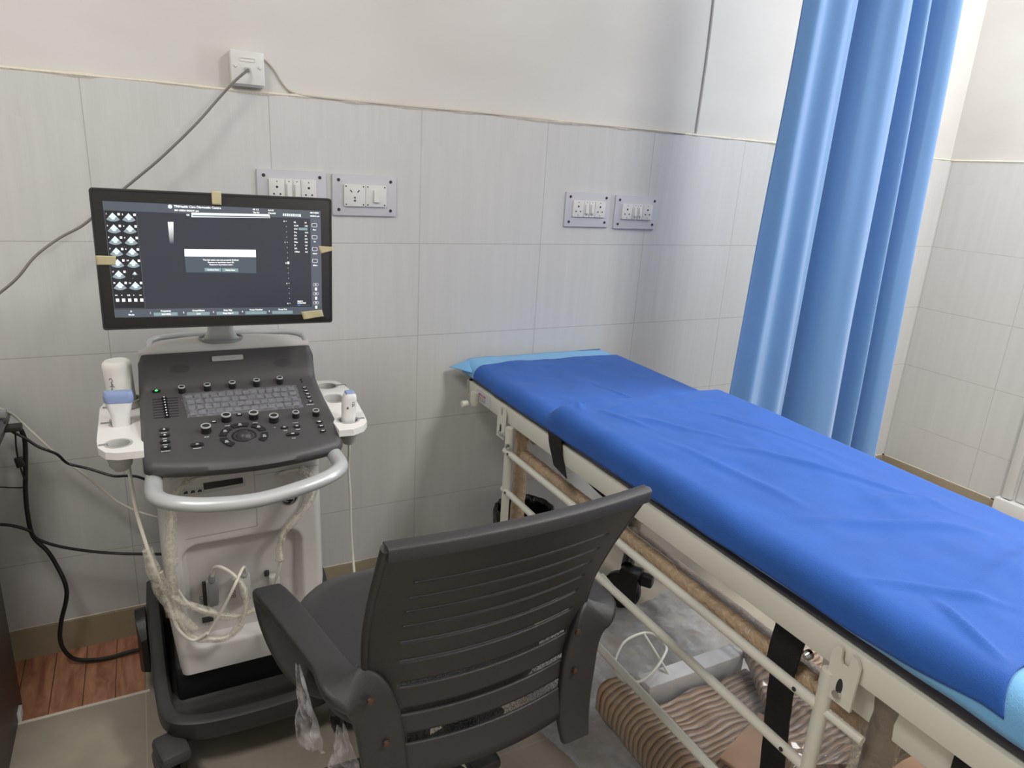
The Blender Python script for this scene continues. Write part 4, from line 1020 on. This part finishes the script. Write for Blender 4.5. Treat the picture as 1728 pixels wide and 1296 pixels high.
# image thumbnails: fan-shaped scans
def fan(u,v,w,h,mi=7):
    cx,cy=su(u,v); R=h; pts=[(cx,cy)]
    a0,a1=math.radians(-130),math.radians(-50); n=9
    arc=[(cx+R*math.cos(a0+(a1-a0)*i/n)*1.05,cy+R*math.sin(a0+(a1-a0)*i/n)) for i in range(n+1)]
    lay(pts+arc,mi,.0006)
    arc2=[(cx+.62*R*math.cos(a0+(a1-a0)*i/n)*1.05,cy+.62*R*math.sin(a0+(a1-a0)*i/n)) for i in range(n+1)]
    lay(arc2+arc[::-1],8,.0008)
    lay([(cx-R*.25,cy-R*.55),(cx-R*.1,cy-R*.8),(cx+R*.2,cy-R*.75),(cx+R*.15,cy-R*.5)],7,.0009)
for r in range(7):
    for k in range(2):
        u=.036+.066*k; v=.092+.098*r
        if r==5 and k==1: fan(u+.002,v+.01,.02,.008); tx('1.8',u-.012,v+.068,.0022,6); continue
        fan(u,v,.05,.0185); rc(u+.020,v+.002,u+.030,v+.022,3,.0006); tx(str(2*r+k+1),u-.028,v+.012,.004)
for i,q in enumerate(('<<','<','1/2','>','>>')): tx(q,.010+.026*i,.80,.004)
for i in range(5): rc(.012+.026*i,.83,.026+.026*i,.858,3,.0006)
# header
x,y=su(.282,.022); lathe(b,[(0,.0006),(.0042,.0006),(.0042,.0009),(0,.0009)],MM@Matrix.Translation((x,y,0)),16,3,cap=False)
tx('TRIHealth Care Diagnostic Centre',.299,.017,.0062); tx('20/11/2024 03:05:41 pm',.299,.050,.0046)
tx('MI 1.2',.660,.014,.0046); tx('TIs 0.2',.660,.040,.0046); tx('L6-12',.735,.014,.0046); tx('Carotid',.735,.040,.0046)
for i in range(9): rc(.806+.0105*i,.038,.813+.0105*i,.062,3 if i%3 else 7,.0006)
tx('20/11/2024',.945,.020,.0040); tx('03:05:41 pm',.945,.050,.0040)
# scan strip
quad((323,358.5),(323,366.5),(456,368),(454.5,361.5),7,.0006); quad((324,359),(324,361.5),(454,364),(454,362),3,.0008); quad((325,363),(325,364.6),(455,367),(455,365.4),4,.0009)
txp0=sp(317,362.5); text(b,'GE',.0052,MM@Matrix.Translation((txp0[0],txp0[1]-.002,.0009)),3,'CENTER',.0002); quad((283,374.5),(286.5,411),(293,411),(292.5,374.5),11,.0006)
# depth scale
for i in range(17):
    u=.8205-.0*i+.0016*i/4; v=.105+.0487*i; s=.0022 if i%4 else .004
    rc(u,v,u+s,v+.006,3,.0006)
    if i%4==0: tx(str(i//4),u-.012,v+.004,.0046)
rc(.8215,.485,.8315,.508,3,.0006)
# parameters
for i,(a,q) in enumerate((('FR','34'),('AO%','100'),('CHI',''),('Frq','10.0'),('Gn','66'),('S/A','2/3'),('Map','F/0'),('D','4.0'),('DR','66'),('Offset','0.0'))):
    v=.115+.0305*i; tx(a,.860,v,.0044,3,'LEFT',.00016); 
    if q: tx(q,.915,v,.0044,3,'LEFT',.00016)
rc(.884,.163,.930,.186,5,.0006)
def rbox(u,v,w,h,mi=3,t=.0007):
    x,y=su(u,v); ringplate(b,[(p,q) for p,q in rrect(w,h,.002,3)],[(p,q) for p,q in rrect(w-2*t,h-2*t,.0015,3)],.0004,.0008,MM@Matrix.Translation((x,y,0)),mi)
for i,s in enumerate(('Flow\nMode','TD','Colour','B/Flow')):
    rbox(.966,.135+.113*i,.0125,.0085); tx(s.split('\n')[0],.966,.178+.113*i,.0034,3,'CENTER')
for i in range(3):
    rbox(.968,.705+.09*i,.0125,.0068,3,.0004); tx('P%d'%(i+1),.968,.705+.09*i,.0036,3,'CENTER'); rc(.963,.735+.09*i,.974,.763+.09*i,3,.0006)
tx('2024/11',.868,.868,.0038); tx('AVAILABLE',.868,.886,.0038); rc(.868,.903,.884,.912,9,.0006); rc(.884,.907,.935,.910,6,.0006)
# footer
tx('B',.072,.945,.0046,3,'CENTER'); tx('Mode',.072,.975,.0046,3,'CENTER')
for i,(u,a,q) in enumerate(((.225,'Frequency','10.0 MHz'),(.375,'CrossXBeam','Low'),(.515,'Gray Map','Gray Map F'),(.655,'Focus Number',''),(.79,'Focus Pos',''))):
    tx(str(i+1),u-.072,.962,.0046); tx(a,u,.945,.0045,3,'CENTER'); rc(u-.055,.960,u+.052,.990,5,.0006); 
    if q: tx(q,u,.975,.0044,3,'CENTER')
# dialog box
quad((311,420),(311.5,432.5),(432,434),(431.5,421.5),3,.0010); quad((311.5,432.5),(314,459.5),(432.5,461),(432,434),4,.0010)
def txp(s,px,py,size,mi=3): 
    x,y=sp(px,py); text(b,s,size,MM@Matrix.Translation((x,y-size*.35,.0016)),mi,'CENTER',.00018)
txp('The last exam was not properly finished.',373,438.5,.0046); txp('Resume or terminate exam ID:',373,442.5,.0044); txp('Password of previous exam',373,446.3,.0044)
quad((345,452),(345.5,457.5),(373,458),(373,452.5),5,.0013); quad((375,452.5),(375,458),(402,458.5),(402,453),5,.0013)
txp('Continue Exam',359.5,455,.0040); txp('Delete Exam',388.5,455.5,.0040)
obj('screen',b,SM,mon,recalc=False,ang=20)
# tape strips on the monitor
def tape(pts,h=.0022):
    b=new(); n=8; q=[sp(*p) for p in pts]; 
    def f(u,v):
        p=[(q[0][k]*(1-u)+q[1][k]*u)*(1-v)+(q[3][k]*(1-u)+q[2][k]*u)*v for k in (0,1)]
        return MM@Vector((p[0],p[1],h+.0005*noise.noise((u*6,v*6,p[0]*40))))
    grid(b,f,n,n); o=obj('tape',b,M_tape,mon); md=o.modifiers.new('t','SOLIDIFY'); md.thickness=.0005
tape([(356.5,322.5),(373,323),(373.5,346),(357.5,345)]); tape([(161,431),(196,432),(195,447),(163,447)]); tape([(537,415),(561,416.5),(564,422),(541,428)]); tape([(508,526),(543,522.5),(546,533.5),(512,539)])

# ============================================================ GEL BOTTLE AND PROBES
g=thing('gel_bottle','white upturned gel bottle with handwriting, standing in the left holder','bottle',(-.078,-.262,.81))
Gx,Gy=-.0755,-.262
Mx=Matrix.Translation((Gx,Gy,.808))@Matrix.Rotation(-.05,4,'Y')
b=new(); hB=.142
lathe(b,[(0,0),(.012,0),(.020,.006),(.0295,.022),(.0305,.03),(.0315,hB-.025),(.0325,hB-.014),(.0305,hB-.004),(.025,hB+.001),(.019,hB+.0005),(.010,hB-.002),(0,hB-.002)],Mx,36,cap=False)
obj('bottle_body',b,mat('bottle_white',rgb(250,248,242),.4),g,ang=60)
def scrib(strokes):
    b=new()
    for st in strokes:
        pts=[]
        for a,z in st: 
            an=math.radians(a); pts.append(Mx@Vector((.0318*math.cos(an),.0318*math.sin(an),z)))
        tube(b,smooth(pts,5),.0006,5)
    return b
obj('handwriting',scrib([[(-128,.102),(-120,.107),(-113,.100),(-120,.095),(-113,.090)],[(-130,.085),(-118,.088),(-108,.084)],[(-118,.098),(-120,.078)],[(-132,.072),(-122,.078),(-116,.070),(-126,.064),(-112,.060)],[(-134,.056),(-124,.060),(-118,.050),(-130,.040),(-120,.030)],[(-92,.050),(-92,.040)],[(-96,.050),(-84,.049)],[(-84,.045),(-85,.038)]]),M_inkd,g)
b=new(); t_=.022
ringplate(b,[(Gx+x,Gy+y) for x,y in rrect(.078,.074,.036,8)],[(Gx+x,Gy+y) for x,y in rrect(.070,.066,.032,8)],.834,.852); o=obj('bottle_ring',b,M_lgrey,um)
# convex probe with blue face
pr=thing('convex_probe','wide ultrasound probe with a blue face in the left holder before the gel bottle','probe',(-.080,-.372,.80))
Px,Py=-.0795,-.40
b=new(); secs=[]
for z,w,d in ((.80,.030,.024),(.825,.036,.028),(.845,.038,.029),(.862,.042,.028),(.878,.050,.026),(.890,.055,.025)):
    secs.append([(Px+x,Py+y+(z-.80)*.02,z) for x,y in rrect(w,d,d*.42,5)])
loft(b,secs); obj('probe_body',b,M_wplast,pr,ang=50)
b=new(); secs=[]
for z,w,d in ((.888,.0565,.026),(.893,.060,.027),(.902,.061,.027),(.910,.059,.025),(.914,.055,.020)):
    secs.append([(Px+x,Py+y+.0018,z-.04*x*1.0) for x,y in rrect(w,d,d*.4,5)])
loft(b,secs); obj('probe_lens',b,M_blue,pr,ang=50)
yF=-.50
def fr(px,py,y=-.52): return at(px,py,1,y)
cabL=[(Px+.004,-.45,.775),(Px+.008,-.47,.755),at(222,820,1,-.50),at(232,870,1,-.51),at(247,920,1,-.53),at(263,965,1,-.545),at(282,1010,1,-.55),at(300,1060,1,-.56),at(325,1080,1,-.56),at(350,1068,1,-.57)]
b=new(); tube(b,smooth([(Px,Py,.80),(Px,-.43,.785)]+cabL[0:],10),.0042,8); obj('probe_cable',b,M_cwhite,pr)
# linear probe in the right holder
lp=thing('linear_probe','slim white probe with a small blue tip standing in the right holder','probe',(.4145,-.525,.79))
Qx,Qy=.4145,-.525
b=new(); secs=[]
for z,w,d,dx in ((.785,.026,.026,0),(.82,.031,.030,0),(.85,.033,.029,.001),(.872,.034,.030,.002),(.888,.034,.031,.003),(.897,.030,.029,.004),(.902,.024,.024,.004)):
    secs.append([(Qx+dx+x,Qy+y,z) for x,y in rrect(w,d,d*.33,4)])
loft(b,secs); obj('probe_body',b,M_wplast,lp,ang=40)
b=new(); loft(b,[[(Qx+.004+x,Qy+y,z) for x,y in rrect(w,w*.95,.004,3)] for z,w in ((.900,.0235),(.905,.022),(.907,.019))]); obj('probe_lens',b,M_blue,lp)
b=new(); box(b,Qx-.007,Qx-.003,Qy-.0165,-.53,.866,.870,.0008); text(b,'12L',.010,frame((Qx+.006,Qy-.0155,.884),(0,0,-1),(1,0,0)),0); obj('probe_mark',b,M_inkd,lp,recalc=False)
cR=[(Qx,Qy,.785),(.4145,-.53,.76),at(588,790,1,-.50),at(591,840,1,-.50),at(592,890,1,-.50),at(595,935,1,-.50),at(598,985,1,-.52),at(590,1060,1,-.54),at(540,1110,1,-.56),at(480,1080,1,-.56),at(455,1030,1,-.55),at(430,1030,1,-.55),at(400,1040,1,-.555),at(360,1035,1,-.555),at(320,1020,1,-.545),at(300,995,1,-.54)]
b=new(); tube(b,smooth(cR,10),.0034,8); obj('probe_cable',b,M_cwhite,lp)
# coiled cable bundle with its plugs, hung over the front of the machine
cb=thing('probe_cable_bundle','coil of white probe cables wrapped in clear film hanging over the front of the machine','cable',(.14,-.56,.25))
ropes=[
 [at(352,804,1,-.50),at(318,812,1,-.51),at(296,838,1,-.53),at(289,880,1,-.545),at(288,940,1,-.55),at(292,1000,1,-.55),at(300,1040,1,-.55),at(318,1070,1,-.555),at(345,1078,1,-.56),at(380,1076,1,-.565),at(403,1058,1,-.565),at(414,1025,1,-.565),at(412,995,1,-.565),at(396,972,1,-.56),at(375,958,1,-.55),at(362,958,1,-.53),at(358,972,1,-.515)],
 [at(350,1072,1,-.565),at(372,1035,1,-.575),at(395,990,1,-.575),at(407,964,1,-.55),at(412,957,1,-.53),at(414,966,1,-.512)],
 [at(470,800,1,-.49),at(505,792,1,-.50),at(526,808,1,-.51),at(527,835,1,-.52),at(508,865,1,-.525),at(482,892,1,-.53),at(473,915,1,-.53),at(473,945,1,-.53),at(468,970,1,-.52),at(461,985,1,-.505)],
]
b=new(); tube(b,smooth(ropes[0],10),.0042,8); tube(b,smooth(ropes[1],8),.0036,8); tube(b,smooth(ropes[2],10),.0042,8); obj('cable',b,M_cwhite,cb)
# connectors plugged in the bay
for px,py in ((358,985),(412,975)):
    p=at(px,py,1,-.50); b=new(); secs=[]
    for dz,w in ((.012,.014),(.006,.020),(0,.024),(-.05,.024),(-.056,.02)): secs.append([(p.x+x,-.504+y,p.z+dz) for x,y in rrect(w,w*.62,w*.2,3)])
    loft(b,secs); lathe(b,[(.0,.0),(.008,0),(.0095,.006),(.007,.016),(.004,.020),(0,.020)],Matrix.Translation((p.x,-.506,p.z+.010)),14,cap=False); obj('connector',b,M_grey if px<400 else M_lgrey,cb)
def filmtube(pts,r,parent,n=8):
    P=smooth(pts,n); b=new(); rr=[r*(1+.35*noise.noise(p*24)) for p in P]; secs=[]
    tube(b,P,rr,14)
    for v in b.verts: v.co+=Vector((noise.noise(v.co*36),noise.noise(v.co*36+Vector((9,0,0))),noise.noise(v.co*36+Vector((0,9,0)))))*.004
    return obj('plastic_wrap',b,M_filmy,parent,ang=180)
filmtube(ropes[0][1:7],.012,cb); filmtube(ropes[0][6:14],.008,cb); filmtube(ropes[2][1:8],.011,cb)
filmtube([at(268,965,1,-.55),at(285,1000,1,-.555),at(320,1020,1,-.555),at(360,1035,1,-.56),at(400,1040,1,-.56),at(440,1022,1,-.555)],.009,cb)
filmtube([at(248,925,1,-.53),at(256,950,1,-.54),at(266,985,1,-.545),at(290,1030,1,-.55),at(330,1062,1,-.56)],.014,pr)

# ============================================================ OFFICE CHAIR
CX=.480
ch=thing('office_chair','black office chair with slotted plastic back, seen from behind','chair',(CX,-.95,0))
def cprof(v):   # v 0 top .. 1 bottom -> (y,z,halfwidth)
    K=[(0,-1.335,.955,.2275),(.12,-1.305,.90,.226),(.3,-1.262,.82,.223),(.5,-1.222,.73,.219),(.7,-1.205,.63,.213),(.85,-1.212,.54,.207),(1,-1.235,.44,.199)]
    for a,c in zip(K,K[1:]):
        if v<=c[0]:
            t=(v-a[0])/(c[0]-a[0]); return [a[i]+(c[i]-a[i])*t for i in (1,2,3)]
    return K[-1][1:]
def csm(v):
    s=[0,0,0]
    for k,wt in ((-.06,.25),(0,.5),(.06,.25)):
        p=cprof(max(0,min(1,v+k)))
        for i in range(3): s[i]+=p[i]*wt
    if v<.06:
        p=cprof(v); t=v/.06
        s=[p[i]*(1-t)+s[i]*t for i in range(3)]
    return s
def back(u,v,off=0):
    y,z,w=csm(v); uu=2*u-1
    return Vector((CX+uu*w,y-.034*(1-uu*uu)*(.5+.8*v if v<.5 else .9)+off,z-.0*abs(uu)))
# rows: solid bands and thin slots
edges=[0.0]
slots=[(.180,.194),(.266,.281),(.344,.359),(.426,.442),(.510,.527),(.598,.616),(.696,.716),(.786,.808),(.864,.894)]
vs_=[0,.03,.07,.11,.15]
for a,c in slots: vs_+= [a-.006,a,c,c+.006, c+.035]
vs_+=[.93,.97,1.0]; vs_=sorted(set(round(x,4) for x in vs_)); 
NU=60
b=new(); V=[[b.verts.new(back(i/NU,v)) for v in vs_] for i in range(NU+1)]
def inslot(i,j):
    u=(i+.5)/NU
    for k,(a,c) in enumerate(slots):
        if abs(vs_[j]-a)<1e-4 and abs(vs_[j+1]-c)<1e-4:
            return .12<u<.90
    return False
for i in range(NU):
    for j in range(len(vs_)-1):
        if not inslot(i,j): b.faces.new((V[i][j],V[i+1][j],V[i+1][j+1],V[i][j+1]))
bmesh.ops.recalc_face_normals(b,faces=b.faces)
bk=obj('backrest_shell',b,M_chair,ch,ang=40)
md=bk.modifiers.new('thick','SOLIDIFY'); md.thickness=.005; md.offset=0
# thick top rim, side rims
b=new(); secs=[]
for i in range(41):
    p=back(i/40,0); secs.append([p+Vector((0,a,c)) for a,c in ((-.004,-.018),(-.006,.0),(-.003,.004),(.016,.005),(.019,.0),(.016,-.018))])
loft(b,secs)
for s in (0,1): tube(b,[back(s,v/30)+Vector((.0,.005,0)) for v in range(31)],.008,10)
obj('backrest_rim',b,M_chair,ch,ang=60)
b=new(); grid(b,lambda u,v: back(.06+.88*u,.66+.27*v,.016),30,30)
def mesh_mat():
    m=mat('mesh_fabric',rgb(92,96,98),.8); N=m.node_tree.nodes; L=m.node_tree.links
    tc=N.new('ShaderNodeTexCoord'); vo=N.new('ShaderNodeTexVoronoi'); vo.inputs['Scale'].default_value=330; L.new(tc.outputs['Object'],vo.inputs['Vector'])
    t=N.new('ShaderNodeBsdfTransparent'); mx=N.new('ShaderNodeMixShader'); f=mth(N,L,'LESS_THAN',vo.outputs['Distance'],.42)
    L.new(mth(N,L,'MULTIPLY',f,.75),mx.inputs[0]); L.new(t.outputs[0],mx.inputs[1]); L.new(N['Principled BSDF'].outputs[0],mx.inputs[2]); L.new(mx.outputs[0],N['Material Output'].inputs[0]); return m
obj('mesh_backing',b,mesh_mat(),ch,ang=180)
# seat
b=new(); secs=[]
def seatpoly(s,z): return [(CX+x*s,-.905+y*s,z) for x,y in rrect(.47,.46,.13,8)]
loft(b,[seatpoly(.90,.435),seatpoly(.97,.442),seatpoly(1.0,.462),seatpoly(.99,.490),seatpoly(.94,.506),seatpoly(.8,.512),seatpoly(.4,.508)]); obj('seat',b,M_fabric,ch,ang=60)
b=new(); loft(b,[seatpoly(.80,.415),seatpoly(.90,.425),seatpoly(.92,.438)]); obj('seat_pan',b,M_black,ch)
# arms: swept rounded plates, broad side across
def sweepx(b,pts,ws,ts,n=7):
    P=smooth(pts,n); k=len(pts)-1; secs=[]
    for i,p in enumerate(P):
        t=i/(len(P)-1)*k; j=min(int(t),k-1); q=t-j; w=ws[j]*(1-q)+ws[j+1]*q; th=ts[j]*(1-q)+ts[j+1]*q
        d=(P[min(i+1,len(P)-1)]-P[max(i-1,0)]).normalized(); X=Vector((1,0,0)); X=(X-d*X.dot(d)).normalized(); n_=X.cross(d)
        secs.append([p+X*a+n_*c for a,c in rrect(w,th,min(w,th)*.35,3)])
    loft(b,secs)
for s in (-1,1):
    b=new()
    pts=[(.205,-1.255,.395),(.205,-1.240,.45),(.212,-1.232,.53),(.222,-1.226,.59),(.240,-1.222,.632),(.268,-1.205,.648),(.276,-1.15,.650),(.290,-1.07,.652),(.305,-.99,.655),(.318,-.925,.655)]
    ws=[.060,.074,.078,.076,.078,.072,.056,.056,.056,.054]; ts=[.018]*3+[.02,.024,.024,.022,.022,.022,.02]
    sweepx(b,[(CX+s*(x-.015),y,z) for x,y,z in pts],ws,ts)
    a=obj('armrest',b,M_chair,ch,ang=50)
    b=new()
    pts=[(.318,-.930,.655),(.322,-.900,.648),(.320,-.890,.62),(.312,-.895,.57),(.298,-.905,.52),(.275,-.92,.47),(.235,-.94,.43),(.18,-.95,.415)]
    sweepx(b,[(CX+s*(x-.015),y,z) for x,y,z in pts],[.054,.054,.052,.052,.052,.052,.05,.05],[.02,.022,.024,.026,.028,.028,.022,.02]); obj('arm_support',b,M_chair,ch,ang=50)
    for (px,py) in (((626,1178),(653,1250)) if s<0 else ((983,1072),(978,1138))):
        q=at(px,py,1,-1.247); b=new(); lathe(b,[(0,-.004),(.0062,-.004),(.0055,.0),(.002,.0015),(0,.0015)],frame(q,(1,0,0),(0,0,1)),14,cap=False); obj('screw',b,mat('dark_bronze',rgb(96,76,62),.35,metal=.6),ch)
# mechanism, gas lift, star base
b=new(); box(b,CX-.07,CX+.07,-1.02,-.82,.375,.418,.012); box(b,CX-.03,CX+.03,-1.25,-1.0,.385,.41,.008); obj('tilt_mechanism',b,M_black,ch)
b=new(); lathe(b,[(0,.30),(.055,.30),(.06,.31),(.06,.37),(.052,.385),(0,.385)],Matrix.Translation((.63,-1.16,0)),20,cap=False) if False else lathe(b,[(0,.10),(.027,.10),(.027,.26),(.015,.262),(.015,.38),(0,.38)],Matrix.Translation((CX,-.93,0)),20,cap=False); obj('gas_lift',b,M_black,ch)
for k in range(5):
    a=math.radians(18+72*k); d=Vector((math.cos(a),math.sin(a),0)); c0=Vector((CX,-.93,0)); b=new()
    nrm=Vector((-d.y,d.x,0)); secs=[]
    for t,wd,z0,z1 in ((.0,.05,.085,.15),(.1,.046,.09,.14),(.28,.034,.075,.105)):
        p=c0+d*t; secs.append([p+nrm*wd/2+Vector((0,0,z1)),p-nrm*wd/2+Vector((0,0,z1)),p-nrm*wd*.45+Vector((0,0,z0)),p+nrm*wd*.45+Vector((0,0,z0))])
    loft(b,secs); l=obj('base_leg',b,M_black,ch)
    b=new(); e=c0+d*.28
    for q in (-.014,.014): lathe(b,[(0,-.009),(.024,-.009),(.028,-.004),(.028,.004),(.024,.009),(0,.009)],frame(e+nrm*q+Vector((0,0,.028)),d,(0,0,1)),18,cap=False)
    box(b,-.012,.012,-.012,.012,.03,.08,.003,M=Matrix.Translation(e)); obj('caster',b,M_black,l)
# torn packing film on the left arm
def rag(name,corner,parent,m=M_film):
    b=new()
    def f(u,v):
        A,B_,C_,D_=[Vector(p) for p in corner]; p=(A*(1-u)+B_*u)*(1-v)+(D_*(1-u)+C_*u)*v
        return p+Vector((noise.noise((u*4,v*5,1)),noise.noise((u*5,v*4,5)),noise.noise((u*3,v*5,9))))*.014*(.2+v)+Vector((0,.008*math.sin(u*9),0))
    grid(b,f,16,24); return obj(name,b,m,parent,ang=180)
M_rag=film('torn_film',rgb(222,220,222),.34,rough=.06,bs=40,bump=1)
rag('torn_film',[at(510,1112,1,-1.00),at(516,1112,1,-1.03),at(556,1262,1,-1.12),at(512,1248,1,-1.04)],ch,M_rag)
rag('torn_film',[at(575,1218,1,-1.10),at(586,1215,1,-1.16),at(618,1310,1,-1.18),at(560,1310,1,-1.12)],ch,M_rag)
ch.rotation_euler.z=.045; ch.location.x-=.016
